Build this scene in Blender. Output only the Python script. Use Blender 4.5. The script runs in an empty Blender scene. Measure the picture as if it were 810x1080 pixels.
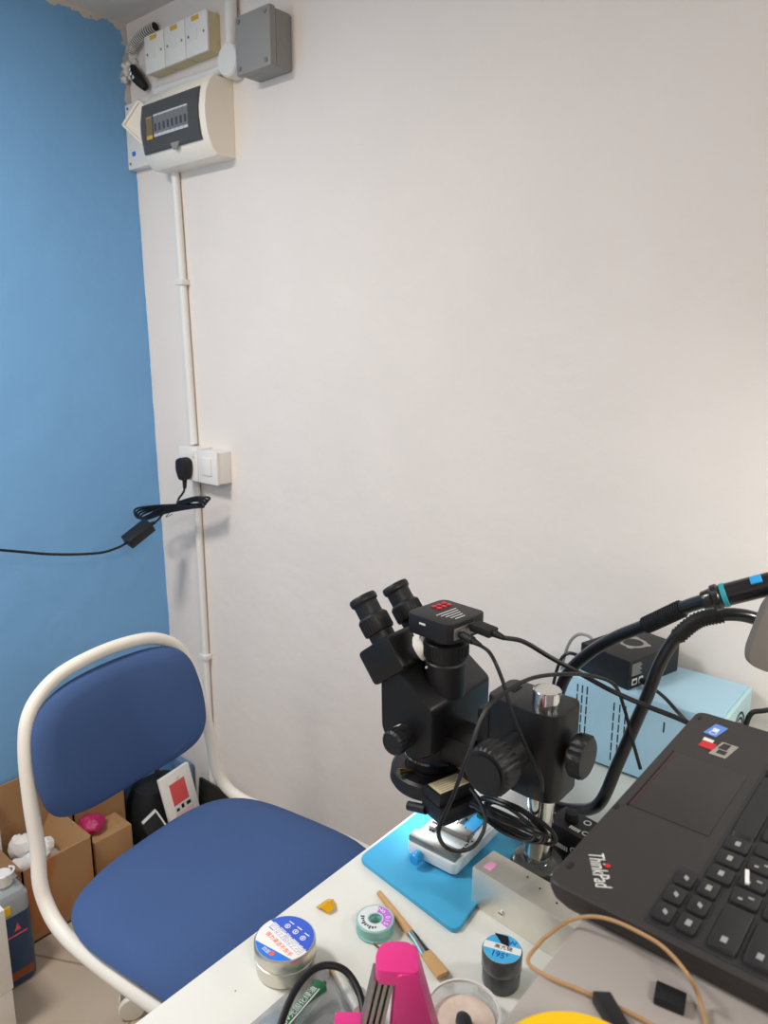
import bpy, bmesh, math, random
from mathutils import Vector, Matrix
random.seed(7)
C = bpy.context.scene.collection
PI = math.pi

# ------------------------------------------------------------------ materials
def lin(h):
    h = h.lstrip('#')
    v = [int(h[i:i+2], 16)/255 for i in (0, 2, 4)]
    return tuple((c/12.92 if c <= .04045 else ((c+.055)/1.055)**2.4) for c in v) + (1,)

def mat(name, col, rough=.5, metal=0, bump=0, bscale=80, var=0, vscale=6, trans=0, alpha=1, emit=0, coat=0, spec=.5, ior=1.45, bdist=.002):
    m = bpy.data.materials.new(name); m.use_nodes = True
    n = m.node_tree.nodes; l = m.node_tree.links
    b = n['Principled BSDF']; c = lin(col)
    b.inputs['Base Color'].default_value = c
    b.inputs['Roughness'].default_value = rough
    b.inputs['Metallic'].default_value = metal
    b.inputs['Specular IOR Level'].default_value = spec
    b.inputs['IOR'].default_value = ior
    b.inputs['Transmission Weight'].default_value = trans
    b.inputs['Alpha'].default_value = alpha
    b.inputs['Coat Weight'].default_value = coat
    if emit:
        b.inputs['Emission Color'].default_value = c; b.inputs['Emission Strength'].default_value = emit
    if bump or var:
        tc = n.new('ShaderNodeTexCoord')
    if bump:
        t = n.new('ShaderNodeTexNoise'); t.inputs['Scale'].default_value = bscale; t.inputs['Detail'].default_value = 4
        bm_ = n.new('ShaderNodeBump'); bm_.inputs['Strength'].default_value = bump; bm_.inputs['Distance'].default_value = bdist
        l.new(tc.outputs['Object'], t.inputs['Vector']); l.new(t.outputs['Fac'], bm_.inputs['Height']); l.new(bm_.outputs['Normal'], b.inputs['Normal'])
    if var:
        t = n.new('ShaderNodeTexNoise'); t.inputs['Scale'].default_value = vscale; t.inputs['Detail'].default_value = 5
        r = n.new('ShaderNodeMix'); r.data_type = 'RGBA'
        r.inputs[6].default_value = tuple(min(1, x*(1-var)) for x in c[:3]) + (1,)
        r.inputs[7].default_value = tuple(min(1, x*(1+var)) for x in c[:3]) + (1,)
        l.new(tc.outputs['Object'], t.inputs['Vector']); l.new(t.outputs['Fac'], r.inputs[0]); l.new(r.outputs[2], b.inputs['Base Color'])
    return m

K = dict(
 white_plastic=mat('white plastic', '#e9e6e0', .4),
 aged_plastic=mat('aged cream plastic', '#d9c9a0', .5, var=.12, vscale=30),
 recess=mat('dark recess', '#5d5b59', .6),
 cream=mat('cream plastic', '#f4ebdd', .35),
 grey_box=mat('grey plastic', '#908e8b', .5),
 pipe=mat('white pvc', '#e4e3df', .4),
 black=mat('black plastic', '#17171a', .45, bump=.12, bscale=900, bdist=.0004),
 blackmetal=mat('black enamel', '#131315', .38, bump=.15, bscale=700, bdist=.0004),
 rubber=mat('black rubber', '#141416', .6),
 cable=mat('black cable', '#121214', .42),
 hose=mat('black hose', '#16161a', .28, coat=.3),
 chrome=mat('chrome', '#d9d9d6', .12, metal=1),
 steel=mat('brushed steel', '#e8e2d6', .48, metal=.85, bump=.1, bscale=200, bdist=.0003, var=.08, vscale=40),
 steel_dark=mat('dull steel', '#a39c95', .45, metal=1, bump=.15, bscale=160, bdist=.0004),
 brass=mat('brass', '#b08a4c', .3, metal=1),
 fabric=mat('blue woven fabric', '#405a8a', .9, bump=.5, bscale=900, bdist=.0006, var=.05, vscale=8),
 chairwhite=mat('white enamel', '#ebe5da', .4),
 card=mat('cardboard', '#a9825a', .85, var=.1, vscale=10),
 card_in=mat('cardboard inside', '#9a7450', .9, var=.1, vscale=10),
 paper=mat('white paper', '#eceae6', .8),
 desk=mat('white laminate', '#e0dfd7', .35, var=.02, vscale=10),
 cyan=mat('cyan silicone', '#46aad6', .55, bump=.1, bscale=300, bdist=.0004, var=.06, vscale=14),
 palewhite=mat('off white plastic', '#dde3e4', .4),
 bluepl=mat('blue plastic', '#2f9fdc', .35),
 psu=mat('light blue enamel', '#a9cfe3', .42),
 psufront=mat('pale blue panel', '#b9dbe0', .4),
 dark=mat('dark slot', '#0b0c10', .8),
 laptop=mat('charcoal laptop shell', '#2f2c2c', .55, bump=.05, bscale=1500, bdist=.0002),
 key=mat('black keycap', '#1d1d1f', .5),
 keywell=mat('keyboard well', '#252527', .6),
 keyprint=mat('grey key print', '#9c9c9a', .6),
 legend=mat('white print', '#d8d8d4', .6),
 red=mat('red plastic', '#c81f2d', .4),
 redline=mat('dark red line', '#55292b', .5),
 blue_sticker=mat('blue sticker', '#5b85d8', .35),
 silver=mat('silver foil', '#c6c2ba', .25, metal=.9),
 boxgrey=mat('pale grey board', '#a79f9a', .6),
 twine=mat('tan twine', '#b08b62', .8, bump=.6, bscale=900, bdist=.0008),
 yellow=mat('yellow plastic', '#f2c200', .4),
 pink=mat('hot pink plastic', '#e6358a', .38),
 amber=mat('amber film', '#f2b800', .15, trans=.25, alpha=.95),
 teal=mat('teal translucent plastic', '#a9e0d6', .3, trans=.35),
 tealband=mat('teal band', '#2a9aa8', .4),
 lilac=mat('lilac print', '#c06fd6', .5),
 wood=mat('pale wood', '#c79a66', .6, var=.15, vscale=60),
 bristle=mat('tan bristles', '#c9a16e', .9, bump=.5, bscale=1200, bdist=.001),
 alu=mat('brushed aluminium', '#d8d4c8', .32, metal=1),
 label_blue=mat('royal blue print', '#3a5fd0', .4),
 label_blue2=mat('bright blue print', '#2f7ae0', .4),
 slate=mat('slate blue card', '#6b86a8', .6),
 label_sky=mat('sky blue print', '#4db4e6', .4),
 label_red=mat('orange red print', '#e8674a', .5),
 ink=mat('blue ink', '#1734a8', .5),
 glassdark=mat('smoky glass', '#4b4d4c', .15),
 smoky=mat('smoky clear window', '#62605e', .08, alpha=.55, spec=.6),
 clear=mat('clear plastic', '#e8eef0', .08, trans=.85, alpha=.45),
 haze=mat('cloudy clear plastic', '#b9bcbe', .25, alpha=.6, spec=.6),
 green=mat('dark green print', '#1f6b46', .4),
 peach=mat('peach paste', '#ecd0c0', .5, bump=.6, bscale=80, var=.3, vscale=70),
 bottle=mat('navy label', '#233f63', .4),
 bottletop=mat('translucent bottle', '#dce3e6', .2, trans=.4, alpha=.75),
 pinkbag=mat('magenta bag', '#b3225e', .4, bump=.8, bscale=40, bdist=.01),
 bag=mat('black nylon', '#15161a', .7, bump=.4, bscale=500, bdist=.001),
 greenblack=mat('dark green black board', '#10140f', .6),
 coral=mat('coral print', '#e05a5c', .5),
 palepink=mat('pale pink print', '#eec3c4', .6),
 pinksticker=mat('pink paper sticker', '#f0a6cc', .7),
 breaker=mat('breaker body', '#c9ccd0', .5),
 lever=mat('dark blue lever', '#27365c', .4),
 tape=mat('yellow tape', '#d9ad3c', .5),
 lens=mat('blue coated lens', '#10203c', .05, coat=1),
 brownpl=mat('grey brown plastic', '#76706a', .5),
 led=mat('white light diode', '#dff2ff', .4, emit=6),
 white_tissue=mat('white tissue', '#f0ece8', .9),
 foil_brown=mat('brown stain', '#8a4a2a', .8),
)

# ------------------------------------------------------------------ mesh builder
def catmull(pts, k=6):
    p = [Vector(q) for q in pts]
    if len(p) < 3: return p
    out = []
    for i in range(len(p)-1):
        a = p[i-1] if i else p[0]*2-p[1]; b = p[i]; c = p[i+1]; d = p[i+2] if i+2 < len(p) else p[-1]*2-p[-2]
        for s in range(k):
            t = s/k
            out.append(.5*((2*b)+(c-a)*t+(2*a-5*b+4*c-d)*t*t+(3*b-a-3*c+d)*t**3))
    out.append(p[-1]); return out

def rrect(w, h, r, n=5, cx=0, cy=0):
    o = []
    for sx, sy, a0 in ((1, 1, 0), (-1, 1, 90), (-1, -1, 180), (1, -1, 270)):
        for i in range(n+1):
            a = math.radians(a0+90*i/n)
            o.append((cx+sx*(w/2-r)+r*math.cos(a), cy+sy*(h/2-r)+r*math.sin(a)))
    return o

def roundpoly(pts, r, n=4):
    o = []; m = len(pts)
    for i in range(m):
        p = Vector(pts[i]); a = (Vector(pts[i-1])-p); b = (Vector(pts[(i+1) % m])-p)
        rr = min(r, a.length*.45, b.length*.45)
        s = p+a.normalized()*rr; e = p+b.normalized()*rr
        for k in range(n+1):
            t = k/n
            q = s*(1-t)**2+p*2*t*(1-t)+e*t*t
            o.append((q.x, q.y))
    return o

def circ(r, n=32, cx=0, cy=0):
    return [(cx+r*math.cos(2*PI*i/n), cy+r*math.sin(2*PI*i/n)) for i in range(n)]

class B:
    def __init__(s): s.bm = bmesh.new(); s.mi = 0
    def _add(s, t, M=None, bevel=0, seg=2, ang=50):
        bmesh.ops.recalc_face_normals(t, faces=t.faces)
        if bevel:
            e = [x for x in t.edges if len(x.link_faces) == 2 and x.calc_face_angle(0) > math.radians(ang)]
            bmesh.ops.bevel(t, geom=e, offset=bevel, segments=seg, profile=.6, affect='EDGES', clamp_overlap=True)
        if M is not None: t.transform(M)
        for f in t.faces: f.material_index = s.mi; f.smooth = True
        me = bpy.data.meshes.new('tmp'); t.to_mesh(me); t.free(); s.bm.from_mesh(me); bpy.data.meshes.remove(me)
        return s
    def m(s, i): s.mi = i; return s
    def box(s, x0, x1, y0, y1, z0, z1, bevel=0, M=None, seg=2):
        t = bmesh.new(); bmesh.ops.create_cube(t, size=1)
        for v in t.verts:
            v.co = Vector((x0+(v.co.x+.5)*(x1-x0), y0+(v.co.y+.5)*(y1-y0), z0+(v.co.z+.5)*(z1-z0)))
        return s._add(t, M, bevel, seg)
    def prism(s, pts, z0, z1, bevel=0, M=None, seg=2, top=1.0):
        t = bmesh.new(); n = len(pts)
        cx = sum(p[0] for p in pts)/n; cy = sum(p[1] for p in pts)/n
        a = [t.verts.new((p[0], p[1], z0)) for p in pts]
        b = [t.verts.new((cx+(p[0]-cx)*top, cy+(p[1]-cy)*top, z1)) for p in pts]
        t.faces.new(a[::-1]); t.faces.new(b)
        for i in range(n): t.faces.new((a[i], a[(i+1) % n], b[(i+1) % n], b[i]))
        return s._add(t, M, bevel, seg)
    def loft(s, rings, cap=True, M=None, bevel=0):
        t = bmesh.new(); R = [[t.verts.new(p) for p in r] for r in rings]; n = len(R[0])
        for a, b in zip(R, R[1:]):
            for i in range(n): t.faces.new((a[i], a[(i+1) % n], b[(i+1) % n], b[i]))
        if cap: t.faces.new(R[0][::-1]); t.faces.new(R[-1])
        return s._add(t, M, bevel)
    def lathe(s, prof, n=32, M=None, cap=True):
        return s.loft([[(max(r, 1e-5)*math.cos(2*PI*i/n), max(r, 1e-5)*math.sin(2*PI*i/n), z) for i in range(n)] for r, z in prof], cap, M)
    def cyl(s, p0, p1, r0, r1=None, n=24, bevel=0):
        p0 = Vector(p0); p1 = Vector(p1); d = p1-p0; r1 = r0 if r1 is None else r1; L = d.length
        M = Matrix.Translation(p0) @ Vector((0, 0, 1)).rotation_difference(d).to_matrix().to_4x4()
        if bevel:
            pr = [(r0-bevel, 0), (r0, bevel), (r1, L-bevel), (r1-bevel, L)]
        else: pr = [(r0, 0), (r1, L)]
        return s.lathe(pr, n, M)
    def ringtube(s, prof, n=40, M=None):
        # closed profile in (r, z) swept round: an annulus
        t = bmesh.new()
        R = [[t.verts.new((r*math.cos(2*PI*i/n), r*math.sin(2*PI*i/n), z)) for r, z in prof] for i in range(n)]
        k = len(prof)
        for i in range(n):
            a = R[i]; b = R[(i+1) % n]
            for j in range(k): t.faces.new((a[j], a[(j+1) % k], b[(j+1) % k], b[j]))
        return s._add(t, M)
    def tube(s, pts, r, n=8, k=6, closed=False, rf=None):
        if closed:
            q = [Vector(p) for p in pts]; q = q[-2:]+q+q[:3]
            p = catmull(q, k)[2*k:-2*k-1+0]
            p = p[:len(pts)*k]
        else: p = catmull(pts, k) if k > 1 else [Vector(x) for x in pts]
        N = len(p); t = bmesh.new(); rings = []
        up = None
        for i in range(N):
            a = p[i-1] if (i or closed) else p[0]; b = p[(i+1) % N] if (i < N-1 or closed) else p[-1]
            d = (b-a).normalized()
            if up is None: up = d.orthogonal().normalized()
            up = (up-d*up.dot(d)); up = up.normalized() if up.length > 1e-6 else d.orthogonal().normalized()
            w = d.cross(up); rr = r*(rf(i/(N-1)) if rf else 1)
            rings.append([t.verts.new(p[i]+up*rr*math.cos(2*PI*j/n)+w*rr*math.sin(2*PI*j/n)) for j in range(n)])
        for i in range(N if closed else N-1):
            a = rings[i]; b = rings[(i+1) % N]
            off = 0
            if closed and i == N-1:
                off = min(range(n), key=lambda o: (a[0].co-b[o].co).length)
            for j in range(n): t.faces.new((a[j], a[(j+1) % n], b[(j+1+off) % n], b[(j+off) % n]))
        if not closed: t.faces.new(rings[0][::-1]); t.faces.new(rings[-1])
        return s._add(t)
    def ell(s, c, rx, ry, rz, M=None, u=20, v=12, noise=0):
        t = bmesh.new(); bmesh.ops.create_uvsphere(t, u_segments=u, v_segments=v, radius=1)
        for x in t.verts:
            k = 1+(random.uniform(-noise, noise) if noise else 0)
            x.co = Vector((c[0]+x.co.x*rx*k, c[1]+x.co.y*ry*k, c[2]+x.co.z*rz*k))
        return s._add(t, M)
    def quad(s, a, b, c, d, th=.0004):
        a, b, c, d = map(Vector, (a, b, c, d)); n = (b-a).cross(d-a).normalized()*th
        t = bmesh.new(); lo = [t.verts.new(p) for p in (a, b, c, d)]; hi = [t.verts.new(p+n) for p in (a, b, c, d)]
        t.faces.new(lo[::-1]); t.faces.new(hi)
        for i in range(4): t.faces.new((lo[i], lo[(i+1) % 4], hi[(i+1) % 4], hi[i]))
        return s._add(t)
    def sheet(s, grid, th):
        # grid[i][j] points -> thin solid sheet
        t = bmesh.new(); V = [[t.verts.new(p) for p in r] for r in grid]
        for i in range(len(V)-1):
            for j in range(len(V[0])-1): t.faces.new((V[i][j], V[i+1][j], V[i+1][j+1], V[i][j+1]))
        bmesh.ops.recalc_face_normals(t, faces=t.faces)
        bmesh.ops.solidify(t, geom=t.faces[:], thickness=th)
        return s._add(t)
    def text(s, body, size, M, th=.0003, sx=1, sy=1, align='LEFT', bold=0):
        c = bpy.data.curves.new('lettering', 'FONT'); c.body = body; c.size = size; c.align_x = align; c.extrude = th/2; c.offset = bold
        o = bpy.data.objects.new('lettering', c); C.objects.link(o); bpy.context.view_layer.update()
        me = bpy.data.meshes.new_from_object(o.evaluated_get(bpy.context.evaluated_depsgraph_get()))
        bpy.data.objects.remove(o); bpy.data.curves.remove(c)
        t = bmesh.new(); t.from_mesh(me); bpy.data.meshes.remove(me)
        t.transform(Matrix.Diagonal((sx, sy, 1, 1)))
        return s._add(t, M)
    def out(s, name, mats, parent=None, world=True, sharp=35, loc=None):
        me = bpy.data.meshes.new(name)
        if parent is not None and world:
            s.bm.transform(root_inv(parent))
        elif loc is not None:
            s.bm.transform(Matrix.Translation(-Vector(loc)))
        s.bm.to_mesh(me); s.bm.free()
        me.set_sharp_from_angle(angle=math.radians(sharp))
        for x in (mats if isinstance(mats, (list, tuple)) else [mats]): me.materials.append(K[x] if isinstance(x, str) else x)
        o = bpy.data.objects.new(name, me); C.objects.link(o)
        if parent is not None: o.parent = parent
        elif loc is not None: o.location = loc
        return o

def root_inv(o):
    while o.parent is not None: o = o.parent
    return (Matrix.Translation(o.location) @ o.rotation_euler.to_matrix().to_4x4()).inverted()

def tag(o, label, cat, group=None):
    o['label'] = label; o['category'] = cat
    if group: o['group'] = group
    return o
def T(name, label, cat, loc, rz=0, group=None):
    o = bpy.data.objects.new(name, None); o.empty_display_size = .05; C.objects.link(o)
    o.location = loc; o.rotation_euler = (0, 0, rz)
    return tag(o, label, cat, group)
def solo(b, name, mats, label, cat, loc, group=None, sharp=35):
    return tag(b.out(name, mats, loc=loc, sharp=sharp), label, cat, group)
def struct(b, name, mats):
    o = b.out(name, mats); o['kind'] = 'structure'; return o
def TR(x, y, z, rx=0, ry=0, rz=0):
    return Matrix.Translation((x, y, z)) @ Matrix.Rotation(rz, 4, 'Z') @ Matrix.Rotation(ry, 4, 'Y') @ Matrix.Rotation(rx, 4, 'X')
def frame(o, xdir, ydir):
    x = Vector(xdir).normalized(); y = Vector(ydir); y = (y-x*x.dot(y)).normalized(); z = x.cross(y)
    M = Matrix((x, y, z)).transposed().to_4x4(); M.translation = Vector(o); return M

# ------------------------------------------------------------------ room
def wall_material(name, base, paint=None):
    m = bpy.data.materials.new(name); m.use_nodes = True
    n = m.node_tree.nodes; l = m.node_tree.links; b = n['Principled BSDF']
    tc = n.new('ShaderNodeTexCoord'); P = tc.outputs['Object']
    b.inputs['Roughness'].default_value = .75; b.inputs['Specular IOR Level'].default_value = .25
    def noise(sc, det=3):
        t = n.new('ShaderNodeTexNoise'); t.inputs['Scale'].default_value = sc; t.inputs['Detail'].default_value = det
        l.new(P, t.inputs['Vector']); return t.outputs['Fac']
    def math_(op, a, c=None):
        q = n.new('ShaderNodeMath'); q.operation = op
        for i, v in enumerate((a, c)):
            if v is None: continue
            if isinstance(v, (int, float)): q.inputs[i].default_value = v
            else: l.new(v, q.inputs[i])
        return q.outputs[0]
    def mix(f, a, c):
        q = n.new('ShaderNodeMix'); q.data_type = 'RGBA'; l.new(f, q.inputs[0])
        for i, v in ((6, a), (7, c)):
            if isinstance(v, tuple): q.inputs[i].default_value = v
            else: l.new(v, q.inputs[i])
        return q.outputs[2]
    c = lin(base)
    col = mix(noise(5, 5), tuple(x*.96 for x in c[:3])+(1,), tuple(min(1, x*1.04) for x in c[:3])+(1,))
    sep = n.new('ShaderNodeSeparateXYZ'); l.new(P, sep.inputs[0])
    if paint == 'blue_edge':      # blue paint lapped onto the white wall beside the corner, widest near the floor
        w = math_('MULTIPLY_ADD', sep.outputs['Z'], -.021); n[-1].inputs[2].default_value = .0475
        w2 = math_('ADD', w, math_('MULTIPLY', math_('SUBTRACT', noise(14, 4), .5), .010))
        col = mix(math_('LESS_THAN', sep.outputs['X'], w2), col, lin('#7dadd8'))
    if paint == 'white_edge':     # ragged white paint along the ceiling and near the corner at the top
        zz = math_('MULTIPLY', math_('SUBTRACT', noise(28, 5), .5), .06)
        e1 = math_('GREATER_THAN', math_('ADD', sep.outputs['Z'], zz), 2.168)
        yy = math_('ADD', sep.outputs['Y'], math_('MULTIPLY', math_('SUBTRACT', noise(22, 5), .5), .1))
        e2 = math_('MULTIPLY', math_('GREATER_THAN', yy, -.012), math_('GREATER_THAN', sep.outputs['Z'], 1.98))
        col = mix(math_('MAXIMUM', e1, e2), col, lin('#cfc9c2'))
    l.new(col, b.inputs['Base Color'])
    h = math_('ADD', math_('MULTIPLY', noise(9, 2), 1.0), math_('MULTIPLY', noise(60, 3), .12))
    bp = n.new('ShaderNodeBump'); bp.inputs['Strength'].default_value = .35; bp.inputs['Distance'].default_value = .012
    l.new(h, bp.inputs['Height']); l.new(bp.outputs['Normal'], b.inputs['Normal'])
    return m
XR, YF, ZC = 3.5, -2.7, 2.178
M_white = wall_material('white painted plaster', '#e7dfd9', 'blue_edge')
M_blue = wall_material('blue painted plaster', '#78abda', 'white_edge')
M_plain = wall_material('plain white plaster', '#dedad4')
M_ceil = wall_material('ceiling plaster', '#d8d2ca')
struct(B().box(-.1, XR+.1, 0, .1, 0, ZC), 'wall_back', M_white)
b = B(); WLX = lambda z: .044-.0205*z
b.loft([[(-.1, y, 0), (WLX(0), y, 0), (WLX(ZC), y, ZC), (-.1, y, ZC)] for y in (YF, 0)]); struct(b, 'wall_left', M_blue)
struct(B().box(XR, XR+.1, YF, 0, 0, ZC), 'wall_right', M_plain)
struct(B().box(-.1, XR+.1, YF-.1, YF, 0, ZC), 'wall_front', M_plain)
struct(B().box(-.1, XR+.1, YF-.1, .1, ZC, ZC+.1), 'ceiling', M_ceil)
def floor_material():
    m = bpy.data.materials.new('beige floor tiles'); m.use_nodes = True
    n = m.node_tree.nodes; l = m.node_tree.links; b = n['Principled BSDF']
    tc = n.new('ShaderNodeTexCoord'); mp = n.new('ShaderNodeMapping')
    mp.inputs['Location'].default_value = (.3, .634, 0); mp.inputs['Rotation'].default_value = (0, 0, math.radians(-27.4))
    br = n.new('ShaderNodeTexBrick'); br.offset = 0; br.inputs['Scale'].default_value = 1
    br.inputs['Brick Width'].default_value = .6; br.inputs['Row Height'].default_value = .6
    br.inputs['Mortar Size'].default_value = .003; br.inputs['Mortar'].default_value = lin('#a08c76')
    br.inputs['Color1'].default_value = lin('#c9b7a2'); br.inputs['Color2'].default_value = lin('#c5b29d')
    ns = n.new('ShaderNodeTexNoise'); ns.inputs['Scale'].default_value = 7; ns.inputs['Detail'].default_value = 6
    mx = n.new('ShaderNodeMix'); mx.data_type = 'RGBA'; mx.blend_type = 'MULTIPLY'; mx.inputs[0].default_value = .25
    l.new(tc.outputs['Object'], mp.inputs['Vector']); l.new(mp.outputs[0], br.inputs['Vector']); l.new(tc.outputs['Object'], ns.inputs['Vector'])
    l.new(br.outputs['Color'], mx.inputs[6]); l.new(ns.outputs['Fac'], mx.inputs[7]); l.new(mx.outputs[2], b.inputs['Base Color'])
    b.inputs['Roughness'].default_value = .45
    return m
struct(B().box(-.1, XR+.1, YF-.1, .1, -.1, 0), 'floor', floor_material())

# ------------------------------------------------------------------ electrics on the white wall
def switch_unit(x, label):
    w, h, z0 = .080, .082, 2.026
    t = T('isolator_switch', label, 'switch', (x+w/2, 0, z0), group='isolator switches in a row at the ceiling')
    B().box(x+.001, x+w-.001, -.030, 0, z0+.001, z0+h-.001, .002).out('back_box', 'aged_plastic', t)
    pl_ = B().box(x, x+w, -.037, -.030, z0, z0+h, .0025).out('cover_plate', 'white_plastic', t)
    B().box(x+w/2-.005, x+w/2+.005, -.0392, -.036, z0+.032, z0+.050, .001).out('rocker', 'white_plastic', t)
    for sx in (.012, w-.012): B().cyl((x+sx, -.0365, z0+h/2), (x+sx, -.038, z0+h/2), .0028, n=12).out('screw', 'steel_dark', t)
    B().box(x+w/2-.014, x+w/2+.012, -.0378, -.0368, z0+h-.013, z0+h-.004).out('tape_tag', 'tape', t)
switch_unit(.131, 'white isolator switch with yellow tape tag, leftmost of the row nearest the blue wall')
switch_unit(.2125, 'white isolator switch with yellow tape tag in the middle of the row of three')
switch_unit(.294, 'white isolator switch with yellow tape tag, rightmost of the row beside the grey box')

# grey junction box
t = T('junction_box', 'square grey plastic junction box high on the white wall', 'junction box', (.552, 0, 1.94))
B().box(.500, .604, -.044, 0, 1.942, 2.050, .006).out('body', 'grey_box', t)
B().box(.498, .606, -.062, -.0445, 1.940, 2.052, .005).out('lid', 'grey_box', t)
for sx, sz in ((.511, 2.040), (.593, 2.040), (.511, 1.952), (.593, 1.952)):
    B().cyl((sx, -.0615, sz), (sx, -.064, sz), .0045, n=14).out('screw', 'steel_dark', t)
B().ringtube([(.010, 0), (.012, 0), (.012, .001), (.010, .001)], 24, TR(.6035, -.022, 1.995, 0, PI/2, 0)).out('knockout', 'grey_box', t)

# round pvc junction box with pipes
t = T('conduit_pipe', 'white plastic conduit with round junction box between the switches and the grey box', 'conduit', (.433, 0, 1.96))
B().lathe([(.030, 0), (.034, .002), (.034, .030), (.031, .034), (.001, .035)], 32, TR(.434, 0, 1.995, PI/2)).out('round_box', 'pipe', t)
B().cyl((.431, -.016, 2.02), (.431, -.016, ZC), .0135).out('riser', 'pipe', t)
B().tube([(.405, -.016, 1.990), (.36, -.016, 1.987), (.26, -.015, 1.990), (.14, -.014, 1.993)], .011, 14).out('branch', 'pipe', t)

# consumer unit
t = T('distribution_board', 'cream electrical distribution board with a smoky window over its breakers', 'fuse box', (.29, 0, 1.803))
x0, x1, z0, z1 = .162, .412, 1.803, 1.968
prof = [(0, z0), (-.052, z0), (-.066, z0+.012), (-.078, z0+.040), (-.083, z0+.075), (-.083, z0+.095), (-.078, z0+.128), (-.066, z1-.012), (-.054, z1), (0, z1)]
B().loft([[(x0, y*.97, 1.8855+(z-1.8855)*.97) for y, z in prof], [(x0+.006, y, z) for y, z in prof], [(x1-.008, y, z) for y, z in prof], [(x1, y*.97, 1.8855+(z-1.8855)*.97) for y, z in prof]]).out('housing', 'cream', t, sharp=30)
wp = [(-.0765, z0+.032), (-.0835, z0+.073), (-.0835, z0+.097), (-.0770, z0+.136)]
wp2 = [(y+.0005, z) for y, z in wp]
b = B(); b.sheet([[(x0+.010, y-.0035, z) for y, z in wp], [(x1-.020, y-.0035, z) for y, z in wp]], .002)
win = b.out('window', 'smoky', t)
b = B(); b.sheet([[(x0+.008, y-.0004, z) for y, z in [(wp[0][0], wp[0][1]-.002)]+wp[1:3]+[(wp[3][0], wp[3][1]+.002)]], [(x1-.018, y-.0004, z) for y, z in [(wp[0][0], wp[0][1]-.002)]+wp[1:3]+[(wp[3][0], wp[3][1]+.002)]]], .001)
b.out('window_recess', 'recess', t)
for i in range(8):
    xx = x0+.062+i*.0165
    br = B().box(xx, xx+.0155, -.0858, -.0845, z0+.060, z0+.108, .0004).out('breaker', 'breaker', t)
    B().box(xx+.004, xx+.0115, -.0868, -.0858, z0+.072, z0+.088, .0004).out('lever', 'lever', br)
B().box(x0+.032, x0+.055, -.0858, -.0845, z0+.058, z0+.106, .0004).out('main_switch', 'tape', t)
B().prism([(-.018, .004), (.018, .004), (.006, -.012), (-.006, -.012)], 0, .004, .0012, TR(.298, -.079, z0+.035, PI/2)).out('latch_tab', 'grey_box', t)

# small enclosure behind it, its cover hanging open
t = T('fuse_enclosure', 'small white enclosure with cover hanging crooked in the corner behind the distribution board', 'enclosure', (.09, 0, 1.83))
B().box(.006, .165, -.022, 0, 1.832, 1.986, .003).out('back_box', 'white_plastic', t)
MM = TR(.100, -.034, 1.924, 0, 0, .45) @ Matrix.Rotation(math.radians(42), 4, 'Y') @ TR(.0425, 0, 0)
b = B(); b.box(-.085, 0, -.004, .004, .032, .038, .001, MM); b.box(-.085, 0, -.004, .004, -.038, -.032, .001, MM)
b.box(-.085, -.079, -.004, .004, -.038, .038, .001, MM); b.box(-.006, 0, -.004, .004, -.038, .038, .001, MM)
b.box(-.079, -.006, .001, .003, -.032, .032, 0, MM); b.out('cover_flap', 'cream', t)
B().box(.030, .044, -.0235, -.0215, 1.862, 1.872).out('blue_tag', 'label_blue2', t)
for q in ((.020, 1.975), (.020, 1.845)): B().cyl((q[0], -.0215, q[1]), (q[0], -.024, q[1]), .003, n=10).out('screw', 'steel_dark', t)

# corrugated tail and loose wire bundle in the corner
b = B(); pts = catmull([(.044, -.022, 2.098), (.060, -.021, 2.112), (.085, -.020, 2.123), (.115, -.018, 2.130), (.148, -.014, 2.134)], 9)
b.tube(pts, .0095, 12, 1)
b.m(1)
for i in range(1, len(pts)-1, 2):
    a = pts[i]; d = (pts[i+1]-pts[i]).normalized()
    b.cyl(a-d*.0010, a+d*.0010, .0115, n=16)
solo(b, 'flexible_conduit', ['rubber', 'white_plastic'], 'ribbed grey and black flexible conduit entering the wall corner beside the switches', 'conduit', (.044, -.022, 2.098))
b = B(); b.tube([(.046, -.016, 2.066), (.060, -.020, 2.048), (.078, -.022, 2.030), (.098, -.018, 2.010)], .012, 12, rf=lambda q: .75+.5*math.sin(PI*q)); b.m(1)
for q in ((.052, -.030, 2.056), (.062, -.034, 2.044), (.073, -.034, 2.034)): b.ell(q, .006, .004, .006, u=10, v=8)
solo(b, 'cable_gland', ['rubber', 'steel'], 'short black cable gland with metal screws above the small white enclosure', 'gland', (.046, -.016, 2.066))
b = B()
for i in range(14):
    b.ell((random.uniform(.002, .055), random.uniform(-.02, -.004), random.uniform(2.045, 2.085)), random.uniform(.006, .013), .008, random.uniform(.005, .010), noise=.15)
solo(b, 'plaster_lump', M_plain, 'rough white filler lump around the flexible conduit in the wall corner', 'filler', (.02, -.01, 2.045))

# vertical conduit
t = T('conduit_pipe', 'long slim white conduit running down the wall from the distribution board to the floor', 'conduit', (.2, 0, .05))
B().cyl((.192, -.0105, 1.804), (.2145, -.0105, 1.138), .0105, n=16).out('upper_run', 'pipe', t)
B().cyl((.2165, -.0105, 1.047), (.2265, -.0105, .05), .0095, n=16).out('lower_run', 'pipe', t)
for zz, xx in ((1.545, .2025), (.545, .2215)):
    B().box(xx-.015, xx+.015, -.024, 0, zz-.007, zz+.007, .002).out('saddle_clip', 'pipe', t)

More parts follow.
